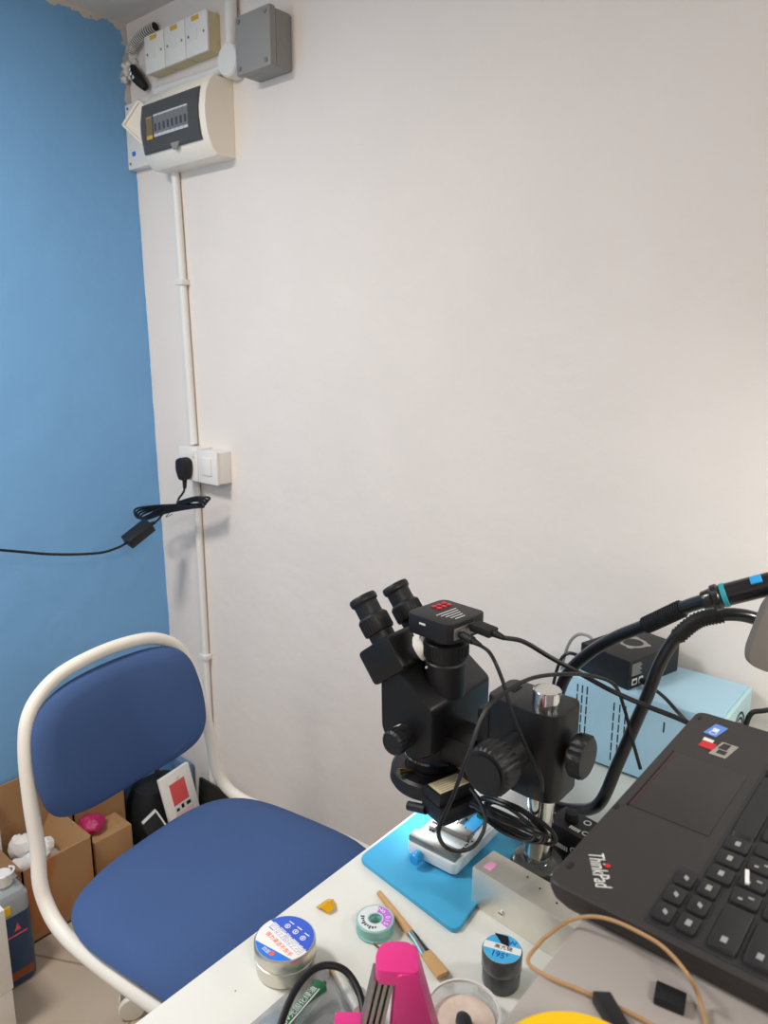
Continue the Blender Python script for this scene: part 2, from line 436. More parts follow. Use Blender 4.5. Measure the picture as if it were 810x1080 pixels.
# outlet and switch
t = T('socket_outlet', 'white wall socket with a black plug in it', 'socket', (.2385, 0, 1.05))
B().box(.2005, .2755, -.040, 0, 1.050, 1.134, .002).out('back_box', 'white_plastic', t)
B().box(.199, .2765, -.047, -.0395, 1.049, 1.1355, .003).out('face_plate', 'white_plastic', t)
B().box(.255, .266, -.051, -.0465, 1.112, 1.130, .0015).out('rocker', 'white_plastic', t)
t = T('light_switch', 'white wall switch with a broad rocker beside the socket', 'switch', (.317, 0, 1.05))
B().box(.2785, .3535, -.040, 0, 1.050, 1.130, .002).out('back_box', 'white_plastic', t)
B().box(.277, .355, -.047, -.0395, 1.048, 1.1325, .003).out('face_plate', 'white_plastic', t)
B().box(.296, .335, -.0505, -.0465, 1.070, 1.115, .002, TR(0, 0, 0)).out('rocker', 'white_plastic', t)

# plug, hank of cable, adapter
t = T('power_adapter', 'black power adapter with bundled cable hanging from the wall socket', 'adapter', (.238, -.05, .9))
pg = [(-.020, .022), (0, .030), (.020, .022), (.022, -.004), (.009, -.030), (-.009, -.030), (-.022, -.004)]
plug = B().prism([(x*.88, y) for x, y in roundpoly(pg, .008)], 0, .030, .006, TR(.240, -.0475, 1.082, PI/2, 0, 0)).out('plug', 'rubber', t)
B().cyl((.240, -.062, 1.055), (.238, -.062, 1.030), .0065, .0045, n=12).out('strain_relief', 'rubber', plug)
b = B(); R_ = .0028
b.tube([(.238, -.062, 1.034), (.236, -.065, 1.02), (.222, -.072, 1.000), (.230, -.082, .985)], R_, 8)
for k in range(4):
    o = k*.0062-.003
    b.tube([(.230, -.082, .984+o*.3), (.150, -.10-o*.4, .968+o*.6), (.098, -.108-o, .948+o), (.120, -.112-o*.7, .938+o*.3), (.215, -.10, .972+o*.9), (.31, -.085+o, .994+o*.4), (.345, -.08+o, 1.003+o), (.315, -.083, 1.012+o*.5), (.24, -.088, .988+o*.6)], R_, 8)
b.tube([(.232, -.09, .984), (.205, -.10, .972), (.190, -.11, .952), (.178, -.118, .938)], R_, 8)
b.tube([(.236, -.089, .986), (.20, -.098, .955), (.225, -.094, .965)], .0009, 6)
b.out('cable_hank', 'cable', t)
AX = (Vector((.166, -.124, .9345)), Vector((.158, -.190, .8955)))
d = AX[1]-AX[0]; Mx = frame(AX[0], d, Vector((.75, .3, 0)))
br = B().box(0, d.length, -.019, .019, -.014, .014, .004, Mx).out('transformer_brick', 'black', t)
B().cyl(Vector((.178, -.116, .940)), AX[0]+d*.03, .004, .0065, n=12).out('strain_relief', 'rubber', br)
b = B(); b.tube([AX[1]-d*.02, (.158, -.215, .888), (.158, -.27, .885), (.158, -.38, .905), (.158, -.50, .940), (.158, -.72, 1.0), (.2, -1.1, 1.02)], .0032, 8); b.out('output_cable', 'cable', t)

# ------------------------------------------------------------------ chair
CH = T('office_chair', 'blue fabric swivel chair with a white tube frame pulled up to the desk', 'chair', (.95, -.45, 0), math.radians(8))
def chp(u, v, z): return (u, v, z)
b = B()
def backu(z): return -.29-.2*(z-.46)
BK = []
half = [(.206, .545), (.200, .63), (.190, .71), (.172, .763), (.136, .796), (.084, .815), (0, .822)]
left = [(backu(z), v, z) for v, z in half]; right = [(backu(z), -v, z) for v, z in half][::-1][1:]
low = [(-.292, .207, .495), (-.272, .211, .460), (-.235, .216, .438), (-.17, .222, .430), (-.05, .228, .430), (.08, .226, .430), (.15, .205, .430), (.195, .14, .430), (.205, .06, .430), (.206, 0, .430)]
loop = [(u, v, z) for u, v, z in left]+right + [(u, -v-.010, z) for u, v, z in low] + [(u, v-.008, z) for u, v, z in low[::-1][1:]]
b.tube(loop, .0125, 14, 5, closed=True); fr = b.out('tube_frame', 'chairwhite', CH, world=False)
# backrest pad
def pad(outline, depthf, th, n=9):
    pass
OUT = [(.0, .564), (.09, .565), (.154, .577), (.184, .606), (.193, .65), (.191, .70), (.179, .746), (.148, .779), (.092, .796), (0, .801)]
ol = [(v, z) for v, z in OUT]+[(-v, z) for v, z in OUT[::-1][1:-1]]
ol = [(p.x, p.y) for p in catmull([(a, c, 0) for a, c in ol]+[(ol[0][0], ol[0][1], 0)], 4)][:-1]
def padloft(b, ol, c, placefn, th, dome):
    steps = [(0, .80), (.15, .93), (.5, 1.0), (.85, .95), (1.0, .80), (1.0+dome*.6, .5), (1.0+dome, .05)]
    rings = []
    for h, s in [(-.0, .05)]+steps:
        rings.append([placefn(c[0]+(p[0]-c[0])*s, c[1]+(p[1]-c[1])*s, h*th) for p in ol])
    b.loft(rings)
b = B(); padloft(b, ol, (0, .68), lambda v, z, h: (backu(z)-.018+h-.10*v*v*0+.35*v*v, v, z), .042, .12)
b.out('backrest', 'fabric', CH, world=False, sharp=60)
for sv in (-1, 1):
    B().cyl((backu(.695)-.003, sv*.165, .695), (backu(.695), sv*.200, .695), .008, n=12).out('back_bracket', 'chairwhite', CH, world=False)
SO = []
for i in range(56):
    a = 2*PI*i/56; c, s_ = math.cos(a), math.sin(a); e = 2/3.6
    SO.append((.0+.234*math.copysign(abs(c)**e, c), .225*math.copysign(abs(s_)**e, s_)))
b = B(); padloft(b, SO, (0, 0), lambda u, v, h: (u-.036, v-.018, .438+h-.25*v*v*.3-(.0 if u < .1 else (u-.1)**2*.6)), .040, .25)
b.out('seat', 'fabric', CH, world=False, sharp=60)
B().box(-.10, .10, -.20, .20, .420, .438, .004).out('seat_support', 'chairwhite', CH, world=False)
b = B(); b.cyl((0, 0, .10), (0, 0, .27), .028, n=24, bevel=.003); b.cyl((0, 0, .27), (0, 0, .421), .016, n=20); b.out('gas_column', 'chairwhite', CH, world=False)
b = B(); b.lathe([(.034, .062), (.044, .075), (.040, .108), (.03, .115)], 24)
for k in range(5):
    a = math.radians(181+72*k); dx, dy = math.cos(a), math.sin(a)
    b.tube([(dx*.03, dy*.03, .092), (dx*.18, dy*.18, .085), (dx*.36, dy*.36, .068)], .017, 10, 4, rf=lambda q: 1-.35*q)
b.out('star_base', 'chairwhite', CH, world=False)
for k in range(5):
    a = math.radians(181+72*k); dx, dy = math.cos(a)*.36, math.sin(a)*.36
    tw = a+random.uniform(.8, 2.2)
    M0 = TR(dx, dy, .027, 0, 0, tw)
    b = B(); 
    for s_ in (-1, 1): b.lathe([(.010, -.008), (.025, -.007), (.027, -.004), (.027, .004), (.025, .007), (.010, .008)], 24, M0 @ TR(0, s_*.0125, 0, PI/2))
    cs = b.out('caster', 'chairwhite', CH, world=False)
    B().box(-.024, .022, -.004, .004, .0, .030, .003, M0).cyl((dx, dy, .045), (dx, dy, .07), .006, n=10).out('caster_fork', 'grey_box', cs, world=False)

# ------------------------------------------------------------------ boxes and clutter by the blue wall
def open_carton(name, label, x0, x1, y0, y1, z, flaps, stain=False, group=None):
    t = T(name, label, 'box', ((x0+x1)/2, (y0+y1)/2, 0), group=group); th = .004
    b = B(); b.box(x0, x1, y0, y1, .001, .001+th); b.box(x0, x0+th, y0, y1, 0.001, z); b.box(x1-th, x1, y0, y1, 0.001, z)
    b.box(x0, x1, y0, y0+th, 0.001, z); b.box(x0, x1, y1-th, y1, 0.001, z); b.out('carton_body', 'card' if not stain else M_stain, t)
    for nm, (ax, h, ang) in flaps.items():
        if ax == 'x0': M = TR(x0+th/2, 0, z, 0, ang, 0); B().box(-th/2, th/2, y0+.002, y1-.002, 0, h, 0, M).out('flap', 'card', t)
        if ax == 'x1': M = TR(x1-th/2, 0, z, 0, ang, 0); B().box(-th/2, th/2, y0+.002, y1-.002, 0, h, 0, M).out('flap', 'card', t)
        if ax == 'y0': M = TR(0, y0+th/2, z, ang, 0, 0); B().box(x0+.002, x1-.002, -th/2, th/2, 0, h, 0, M).out('flap', 'card', t)
        if ax == 'y1': M = TR(0, y1-th/2, z, ang, 0, 0); B().box(x0+.002, x1-.002, -th/2, th/2, 0, h, 0, M).out('flap', 'card', t)
    return t
def stain_mat():
    m = bpy.data.materials.new('stained cardboard'); m.use_nodes = True
    n = m.node_tree.nodes; l = m.node_tree.links; b = n['Principled BSDF']; b.inputs['Roughness'].default_value = .85
    tc = n.new('ShaderNodeTexCoord'); ns = n.new('ShaderNodeTexNoise'); ns.inputs['Scale'].default_value = 9; ns.inputs['Detail'].default_value = 5
    mp = n.new('ShaderNodeMapping'); mp.inputs['Scale'].default_value = (1, 1.3, .55)
    rp = n.new('ShaderNodeValToRGB'); e = rp.color_ramp.elements
    e[0].position = .50; e[0].color = lin('#a9825a'); e[1].position = .66; e[1].color = lin('#b0602f')
    l.new(tc.outputs['Object'], mp.inputs[0]); l.new(mp.outputs[0], ns.inputs['Vector']); l.new(ns.outputs['Fac'], rp.inputs[0]); l.new(rp.outputs[0], b.inputs['Base Color'])
    return m
M_stain = stain_mat()
open_carton('cardboard_box', 'large open brown cardboard box with an orange stain standing against the blue wall', .048, .248, -.565, -.392, .200,
            {'a': ('x0', .115, -.03), 'b': ('y1', .10, 2.6), 'c': ('y0', .10, .9)}, True)
b = B()
for c, r in (((.19, -.515, .172), .026), ((.15, -.47, .165), .030), ((.10, -.50, .16), .035)):
    b.ell(c, r, r*.9, r*.8, noise=.16, u=14, v=9)
b.lathe([(.012, 0), (.020, 0), (.020, .045), (.012, .045)], 18, TR(.20, -.522, .170, 1.1, .3, 0))
b.ell((.15, -.475, .10), .075, .065, .05, noise=.1)
solo(b, 'crumpled_paper', 'paper', 'crumpled white paper stuffed inside the stained cardboard box', 'paper', (.15, -.49, .1))
t = T('white_carton', 'plain white carton standing up out of the stained cardboard box by the blue wall', 'box', (.10, -.535, .10))
B().box(-.018, .012, -.010, .010, 0, .225, .002, TR(.078, -.553, .10, 0, 0, .1)).out('carton_body', 'paper', t)
open_carton('cardboard_box', 'open brown cardboard box against the blue wall behind the small sealed box', .048, .120, -.375, -.225, .200, {'a': ('y1', .05, -.5), 'b': ('x0', .05, -.1)})
b = B(); b.ell((.155, -.345, .166), .034, .030, .021, noise=.12, u=18, v=12); b.ell((.142, -.325, .160), .024, .022, .0145, noise=.1)
solo(b, 'plastic_bag', 'pinkbag', 'crumpled magenta plastic bag lying on the small sealed box beside the stained box', 'bag', (.155, -.34, .146))
t = T('cardboard_box', 'small sealed tan cardboard box with a magenta bag on top', 'box', (.165, -.32, 0))
B().box(.125, .208, -.368, -.262, .001, .146, .002).out('carton_body', 'card', t)
t = T('backpack', 'black nylon bag slumped on the floor behind the chair', 'bag', (.14, -.15, 0))
b = B(); b.loft([[(.115+p[0]*s, -.125+p[1]*s, z) for p in rrect(.125, .17, .045)] for z, s in ((.001, .9), (.05, 1.0), (.12, .95), (.165, .75), (.178, .3))]); b.out('body', 'bag', t)
B().tube([(.07, -.15, .165), (.08, -.14, .200), (.11, -.12, .200), (.13, -.11, .168)], .007, 8).out('strap', 'bag', t)
M0 = frame((.238, -.148, .012), (-.12, .98, .05), (-.24, 0, 1))
t = T('phone_case_package', 'white phone case package with a coral picture leaning on the black bag', 'package', (.2, -.12, 0))
B().box(0, .104, 0, .214, -.006, .006, .001, M0).out('sleeve', 'paper', t)
M1 = M0 @ TR(0, .022, 0)
b = B(); b.box(.024, .078, .100, .163, .006, .0066, 0, M1); b.out('picture', 'coral', t)
b = B(); b.box(.022, .084, .020, .076, .006, .0067, 0, M1); b.out('panel_print', 'palepink', t)
b = B(); b.box(.022, .084, .078, .098, .006, .0067, 0, M1); b.m(1); b.box(.028, .038, .082, .090, .0066, .0071, 0, M1); b.box(.046, .055, .083, .095, .0066, .0071, 0, M1); b.box(.064, .079, .083, .093, .0066, .0071, 0, M1); b.out('graphic_strip', ['palewhite', 'black'], t)
b = B(); b.ringtube([(.004, 0), (.005, 0), (.005, .0004), (.004, .0004)], 16, M1 @ TR(.018, .168, .006)); b.box(.052, .062, .165, .173, .006, .0065, 0, M1); b.out('emblem', 'legend', t)
t = T('mobile_phone', 'black phone frame with a white edge lying beside the phone case package', 'phone', (.22, -.2, 0))
M0 = frame((.250, -.225, .085), (-.3, .95, .1), (-.4, -.1, .6))
B().prism(rrect(.062, .10, .008, cx=.03, cy=.02), -.004, .003, .001, M0).out('body', 'black', t)
B().box(.003, .058, .060, .068, .0032, .006, .001, M0).box(.055, .060, .0, .060, .0032, .005, .001, M0).out('edge_trim', 'palewhite', t)
solo(B().box(.0, .20, -.005, .005, 0, .165, .002, TR(.19, -.042, .001, -.09)), 'dark_board', 'greenblack', 'dark green black flat panel leaning against the white wall behind the chair', 'panel', (.26, -.03, 0))
solo(B().box(-.02, .05, -.010, .010, 0, .178, .003, TR(.08, -.022, .001, -.02)), 'slim_carton', 'slate', 'slate blue slim box standing in the wall corner behind the black bag', 'box', (.08, -.03, 0))
# bottle
t = T('liquid_bottle', 'navy labelled clear bottle with a white cap on the floor beside the stained box', 'bottle', (.302, -.625, 0))
def brings(w, d, zz): return [[(p[0], p[1], z) for p in rrect(w*s, d*s, .018*s)] for z, s in zz]
b = B(); b.loft(brings(.082, .078, ((.0015, .92), (.008, 1), (.178, 1)))); bd = b.out('label_sleeve', 'bottle', t, world=False)
b = B(); b.loft(brings(.081, .077, ((.178, 1), (.215, .98), (.226, .8), (.232, .38), (.240, .36)))); b.out('shoulder', 'bottletop', t, world=False)
b = B(); b.lathe([(.016, .236), (.0185, .238), (.0185, .262), (.016, .264)], 24); b.tube([(.016, 0, .262), (.022, .012, .268), (.010, .022, .270), (-.006, .018, .266)], .0022, 8); b.out('cap', 'white_plastic', t, world=False)
b = B(); b.box(.036, .0415, -.030, -.006, .184, .206, .002); b.out('yellow_insert', 'yellow', t, world=False)
b = B(); b.prism([(-.007, 0), (.007, 0), (0, .018)], 0, .0006, 0, TR(.0414, .004, .140, PI/2, 0, PI/2)); b.box(.041, .0416, -.02, .024, .128, .131); b.out('emblem', 'coral', bd, world=False)
b = B(); b.box(.041, .0416, -.030, .030, .020, .040); b.out('red_band', 'foil_brown', bd, world=False)
t = T('storage_carton', 'plain white carton with a horizontal seam at the lower left beside the bottle', 'box', (.40, -.80, 0))
b = B(); b.box(.345, .452, -.95, -.684, .001, .105, .002); b.out('tray', 'white_plastic', t)
b = B(); b.box(.343, .454, -.952, -.682, .107, .292, .002); b.out('lid', 'white_plastic', t)

# ------------------------------------------------------------------ desk
t = T('work_desk', 'white laminate desk along the white wall', 'desk', (2.0, -.5, 0))
B().box(1.282, 2.75, -1.00, -.004, .722, .75, .003).out('desktop', 'desk', t)
for lx in (1.34, 2.69):
    for ly in (-.94, -.06): B().box(lx-.025, lx+.025, ly-.025, ly+.025, 0.0005, .7215, .003).out('leg', 'chairwhite', t)
B().box(1.365, 2.665, -.075, -.045, .64, .70).out('apron', 'chairwhite', t)

DZ = .75
# mat
solo(B().prism(roundpoly([(1.292, -.563), (1.455, -.584), (1.432, -.388), (1.291, -.368)], .012), DZ+.0003, DZ+.0065, .0015), 'silicone_mat', 'cyan', 'cyan silicone work mat under the microscope', 'mat', (1.36, -.48, DZ))
MZ = DZ+.0068
# holder jig
t = T('board_holder', 'off white circuit board holder clamp with blue knob on the cyan mat', 'clamp', (1.369, -.464, MZ), math.radians(2))
for sx in (-.028, .028):
    for sy in (-.045, .045): B().cyl((sx, sy, 0), (sx, sy, .005), .005, n=12).out('foot', 'rubber', t, world=False)
B().prism(rrect(.074, .110, .008), .004, .019, .002).out('base', 'palewhite', t, world=False)
B().prism(rrect(.066, .102, .006), .0192, .0198).out('deck_plate', 'palewhite', t, world=False)
b = B(); b.box(-.035, .034, -.052, -.036, .019, .028, .002); b.cyl((.024, -.044, .028), (.024, -.044, .0286), .0015, n=8); b.out('fixed_jaw', 'steel_dark', t, world=False)
b = B(); b.box(-.028, .026, -.010, .004, .0198, .028, .001); b.box(-.010, .012, .004, .010, .0198, .026, .001); b.box(-.028, -.018, -.018, -.010, .0198, .026, .001); b.out('sliding_jaw', 'steel_dark', t, world=False)
b = B(); b.cyl((-.002, .004, .024), (-.002, .050, .024), .0035, n=12); b.out('guide_rod', 'chrome', t, world=False)
B().box(.003, .022, .006, .048, .0198, .0212).out('blue_strip', 'bluepl', t, world=False)
B().box(.008, .030, .040, .054, .0195, .030, .002).out('corner_block', 'green', t, world=False)
b = B(); b.cyl((-.012, -.053, .014), (-.012, -.062, .014), .003, n=10); b.out('screw_shaft', 'chrome', t, world=False)
b = B(); b.lathe([(.004, 0), (.0075, .001), (.0075, .011), (.006, .013)], 12, TR(-.012, -.060, .014, PI/2)); b.out('clamp_knob', 'bluepl', t, world=False)
b = B()
for i in range(26):
    b.box(-.0012, .0012, -.0008, .0008, 0, .0008, 0, TR(random.uniform(-.028, .030), random.uniform(-.034, .030), .0199, 0, 0, random.uniform(0, 3)))
o = b.out('solder_crumbs', 'dark', t, world=False); o['kind'] = 'stuff'

# steel bar
t = T('steel_bar', 'long brushed steel box bar with a pink sticker lying in front of the chrome post', 'bar', (1.55, -.52, DZ), math.radians(-4.5))
L0 = -.108
B().box(L0, .20, -.0205, .0205, .0003, .050, .0012).out('body', 'steel', t, world=False)
B().box(L0+.009, L0+.019, -.012, .002, .0501, .0504).out('sticker', 'pinksticker', t, world=False)
b = B(); b.cyl((L0+.042, -.0203, .013), (L0+.042, -.0215, .013), .004, n=16); b.m(1); b.box(L0+.039, L0+.045, -.0218, -.0214, .0125, .0135); b.out('screw', ['chrome', 'dark'], t, world=False)
for q in ((L0+.055, .010), (L0+.10, -.002), (L0+.075, .004)): B().cyl((q[0], q[1], .0499), (q[0], q[1], .0504), .0012, n=10).out('hole', 'dark', t, world=False)

# ------------------------------------------------------------------ microscope
MS = T('stereo_microscope', 'black trinocular stereo microscope on a chrome post above the board holder', 'microscope', (1.478, -.443, DZ))
B().box(1.447, 1.60, -.476, -.352, DZ+.0003, DZ+.014, .002).out('base_plate', 'steel_dark', MS)
B().prism(roundpoly([(1.448, -.474), (1.53, -.474), (1.53, -.412), (1.448, -.412)], .01), DZ+.0145, DZ+.020, .001).out('rubber_pad', 'rubber', MS)
PX, PY = 1.478, -.444
B().lathe([(.030, .0205), (.030, .027), (.025, .031), (.017, .032)], 32, TR(PX, PY, DZ)).out('post_collar', 'glassdark', MS)
B().cyl((PX, PY, DZ+.03), (PX, PY, DZ+.2505), .0165, n=40, bevel=.001).out('post', 'chrome', MS)
# focus holder on the post
hb = [(1.499, -.468), (1.507, -.455), (1.507, -.415), (1.499, -.405), (1.416, -.405), (1.410, -.412), (1.410, -.460), (1.416, -.4675), (1.478, -.472)]
b = B(); b.prism(roundpoly(hb, .012), .872, .981, .003); hold = b.out('focus_holder', 'blackmetal', MS)
B().box(1.426, 1.434, -.440, -.422, .9812, .9816).out('slot', 'dark', hold)
b = B(); b.cyl((1.503, -.442, .932), (1.518, -.442, .932), .006, n=14); b.out('knob_shaft', 'brass', MS)
def knurl(b, p0, p1, r, n=28, depth=.0012):
    p0 = Vector(p0); p1 = Vector(p1); d = p1-p0; L = d.length
    M = Matrix.Translation(p0) @ Vector((0, 0, 1)).rotation_difference(d).to_matrix().to_4x4()
    def ring(rr, z, kn): return [((rr-(depth if kn and i % 4 in (0, 1) else 0))*math.cos(2*PI*i/(n*4)), (rr-(depth if kn and i % 4 in (0, 1) else 0))*math.sin(2*PI*i/(n*4)), z) for i in range(n*4)]
    b.loft([ring(r-.003, 0, 0), ring(r, .003, 1), ring(r, L-.003, 1), ring(r-.003, L, 0), ring(r-.005, L+.0003, 0)], True, M)
b = B(); knurl(b, (1.515, -.442, .932), (1.532, -.442, .932), .026, 12, .003); b.out('clamp_knob', 'black', MS)
# rack block + arm to the head
B().box(1.388, 1.411, -.450, -.408, .885, .950, .004).out('rack_slide', 'blackmetal', MS)
b = B(); b.cyl((1.457, -.469, .929), (1.457, -.510, .929), .020, n=32); knurl(b, (1.457, -.508, .929), (1.457, -.540, .929), .029, 26, .0010); fk = b.out('focus_knob', 'black', MS)
B().lathe([(.001, 0), (.020, 0), (.0215, .0008), (.0215, .0015)], 32, TR(1.457, -.5409, .929, PI/2)).out('knob_cap', 'blackmetal', fk)
b = B(); b.cyl((1.457, -.406, .929), (1.457, -.400, .929), .020, n=32); knurl(b, (1.457, -.402, .929), (1.457, -.372, .929), .029, 26, .0010); b.out('focus_knob', 'black', MS)
b = B(); b.box(1.345, 1.388, -.466, -.412, .868, .905, .005); b.out('arm', 'blackmetal', MS)
# head body : wedge
yb0, yb1 = -.494, -.362
pf = [(1.352, .888), (1.352, .950), (1.296, .988), (1.274, .984), (1.268, .965), (1.270, .900), (1.282, .880), (1.335, .876)]
pf = [(x, z) for x, z in pf]
rp = roundpoly(pf, .006, 3)
def ysec(y, s): 
    cx, cz = 1.312, .93
    return [(cx+(x-cx)*s, y, cz+(z-cz)*s) for x, z in rp]
b = B(); b.loft([ysec(yb0, .955), ysec(yb0+.004, 1), ysec(yb1-.004, 1), ysec(yb1, .955)]); hd = b.out('head_body', 'blackmetal', MS, sharp=25)
OX, OY = 1.305, -.438
b = B(); b.lathe([(.038, .0), (.038, -.026), (.0345, -.030), (.0345, -.038), (.030, -.040)], 40, TR(OX+.01, OY, .882)); ob = b.out('objective', 'black', MS)
B().lathe([(.001, -.0405), (.022, -.0395), (.027, -.0402)], 40, TR(OX+.01, OY, .882)).out('lens', 'lens', ob)
B().ringtube([(.0378, -.022), (.0388, -.022), (.0388, -.0255), (.0378, -.0255)], 40, TR(OX+.01, OY, .882)).out('filter_rim', 'lens', ob)
# zoom knobs
for sy, yy in ((-1, yb0), (1, yb1)):
    b = B(); b.cyl((1.310, yy, .902), (1.310, yy+sy*.012, .902), .016, .0155, n=32); knurl(b, (1.310, yy+sy*.011, .902), (1.310, yy+sy*.028, .902), .0165, 20, .0008); zk = b.out('zoom_knob', 'black', MS)
    b = B()
    for k in range(6):
        a = math.radians(20+k*28); M0 = TR(1.310, yy+sy*.0065, .902) @ Matrix.Rotation(-a, 4, 'Y') @ Matrix.Translation((0, 0, .0158))
        b.box(-.0016, .0016, -.003, .003, 0, .0005, 0, M0)
    b.out('scale_marks', 'legend', zk)
# ring light under the head
RX, RY, RZ = 1.318, -.442, .833
ring = [(.034, -.012), (.034, .006), (.038, .009), (.052, .009), (.056, .006), (.058, -.008), (.055, -.013), (.038, -.014)]
b = B(); b.ringtube(ring, 56, TR(RX, RY, RZ)); b.ringtube([(.020, .004), (.036, .004), (.036, .0092), (.020, .0092)], 48, TR(RX, RY, RZ)); rl = b.out('ring_light', 'black', MS)
for k in range(20):
    a = 2*PI*k/20
    B().lathe([(.0035, 0), (.0035, -.001), (.001, -.002)], 10, TR(RX+.046*math.cos(a), RY+.046*math.sin(a), RZ-.0142)).out('light_diode', 'led', rl)
for a in (255, 15, 135):
    a = math.radians(a); b = B(); b.cyl((RX+.036*math.cos(a), RY+.036*math.sin(a), RZ+.012), (RX+.052*math.cos(a), RY+.052*math.sin(a), RZ+.0155), .003, n=12); b.cyl((RX+.052*math.cos(a), RY+.052*math.sin(a), RZ+.0155), (RX+.058*math.cos(a), RY+.058*math.sin(a), RZ+.017), .0042, n=12); b.out('clamp_screw', 'brass', rl)
# label plate and lamp bracket to the right of the ring
Mq = frame((1.374, -.503, 0), (.013, .044, 0), (-.024, .009, 0))
b = B(); b.box(-.004, .052, -.003, .030, .834, .8495, .002, Mq); lb = b.out('lamp_bracket', 'black', MS)
M0 = Mq @ TR(0, 0, .8496)
b = B(); b.box(0, .046, .001, .026, 0, .0005, 0, M0); b.out('label_plate', 'aged_plastic', lb)
b = B()
for k in range(5): b.box(.004, .042-.006*(k % 2), .0045+k*.004, .0052+k*.004, .0005, .0007, 0, M0)
b.out('label_print', 'grey_box', lb)
b = B(); b.box(-.006, .058, -.012, .034, .811, .8338, .007, Mq); b.cyl(Mq @ Vector((-.004, .024, .817)), Mq @ Vector((-.012, .050, .811)), .0062, n=16); b.out('lamp_box', 'black', lb)
# binocular prism housings and eyepieces
ed = Vector((-.62, 0, .785)).normalized(); en = Vector((.785, 0, .62))
for yc in (-.473, -.405):
    M0 = frame((1.269, yc, .999), en, ed)
    b = B(); b.prism(roundpoly([(-.032, -.030), (.030, -.030), (.030, .018), (-.032, .018)], .007), -.028, .026, .004, M0); ph = b.out('prism_housing', 'blackmetal', MS)
    M1 = M0 @ TR(-.004, .018, -.002, -PI/2)
    b = B(); b.lathe([(.017, -.001), (.017, .010), (.0195, .0105), (.0205, .012), (.0205, .032), (.019, .034), (.0165, .036), (.0165, .052), (.019, .0545), (.0195, .060), (.018, .063), (.013, .0625), (.012, .058)], 40, M1); ep = b.out('eyepiece', 'black', MS)
    B().lathe([(.001, .0585), (.012, .0582)], 24, M1).out('eye_lens', 'lens', ep)
    b = B()
    for k in range(30):
        a = 2*PI*k/30; b.box(-.0008, .0008, .0203, .0210, .013, .031, 0, M1 @ Matrix.Rotation(a, 4, 'Z'))
    b.out('grip_ribs', 'rubber', ep)
solo(B().ell((1.302, -.452, 1.006), .016, .014, .018, noise=.08, u=18, v=12).ell((1.294, -.443, 1.020), .012, .012, .012, noise=.1), 'tissue_wad', 'white_tissue', 'wad of white tissue stuffed between the eyepieces and the camera tube', 'tissue', (1.312, -.455, 1.01))
# trinocular tube + camera
tx, ty = 1.332, -.440
b = B(); b.lathe([(.0265, .950), (.0265, .993), (.025, .995), (.025, .999), (.0285, 1.000), (.029, 1.003), (.029, 1.020), (.027, 1.022), (.023, 1.023), (.023, 1.034)], 48, TR(tx, ty, 0)); tt = b.out('trinocular_tube', 'black', MS)
b = B()
for k in range(40):
    a = 2*PI*k/40; b.box(-.001, .001, .0285, .0297, 1.004, 1.019, 0, TR(tx, ty, 0, 0, 0, a))
b.out('grip_ribs', 'rubber', tt)
B().cyl((tx-.012, ty-.0235, .988), (tx-.0122, ty-.0255, .988), .0015, n=10).out('set_screw', 'legend', tt)
CM = TR(1.332, -.441, -.003, 0, 0, math.radians(-5))
b = B(); b.prism(rrect(.072, .074, .011), 1.0365, 1.062, .002, CM); cam = b.out('camera_body', 'black', MS)
b = B()
for i in range(3):
    for j in range(2): b.prism(circ(.0036, 14), 1.0618, 1.0634, .0006, CM @ TR(-.022+.0085*j, .002+.0095*i, 0))
b.out('button', 'red', cam)
b = B()
for k in range(5): b.box(.000+.006*k, .0016+.006*k, -.020+.002*k, .018-.003*k, 1.0621, 1.0623, 0, CM)
b.out('panel_print', 'legend', cam)
B().box(-.012, -.002, -.0375, -.0368, 1.052, 1.0545, 0, CM).out('logo_print', 'legend', cam)
B().box(.0355, .0372, -.028, .012, 1.041, 1.056, .001, CM).out('port_plate', 'steel_dark', cam)

# ------------------------------------------------------------------ cables round the microscope
t = T('hdmi_cable', 'thick black video cable running from the microscope camera over to the laptop', 'cable', (1.39, -.44, .95))
Mh = frame((1.372, -.438, 1.050), (.97, -.08, -.06), (.1, 1, 0))
b = B(); b.box(0, .030, -.0095, .0095, -.005, .005, .002, Mh); b.cyl(Mh @ Vector((.030, 0, 0)), Mh @ Vector((.046, 0, -.001)), .005, .003, n=12); b.out('plug', 'rubber', t)
b = B(); b.tube([Mh @ Vector((.044, 0, -.001))]+[(1.427, -0.412, 1.035), (1.450, -0.386, 1.013), (1.482, -0.365, 0.993), (1.521, -0.362, 0.982), (1.564, -0.367, 0.979), (1.614, -0.367, 0.974), (1.664, -0.368, 0.961)], .0030, 10); b.out('cord', 'cable', t)
t = T('usb_cable', 'thin black cable dropping from the microscope camera to the coil on the chrome post', 'cable', (1.39, -.46, .9))
Mh = frame((1.370, -.462, 1.044), (.96, -.10, -.12), (.1, 1, 0))
b = B(); b.cyl(Mh @ Vector((0, 0, 0)), Mh @ Vector((.018, 0, 0)), .0052, n=14); b.cyl(Mh @ Vector((.018, 0, 0)), Mh @ Vector((.030, 0, -.001)), .0042, .0026, n=12); b.out('plug', 'rubber', t)
b = B(); b.tube([Mh @ Vector((.028, 0, -.001))]+[(1.433, -0.497, 1.048), (1.452, -0.501, 1.023), (1.467, -0.504, 0.991), (1.486, -0.500, 0.952), (1.499, -0.491, 0.921), (1.499, -0.484, 0.898)], .0022, 8); b.out('cord', 'cable', t)
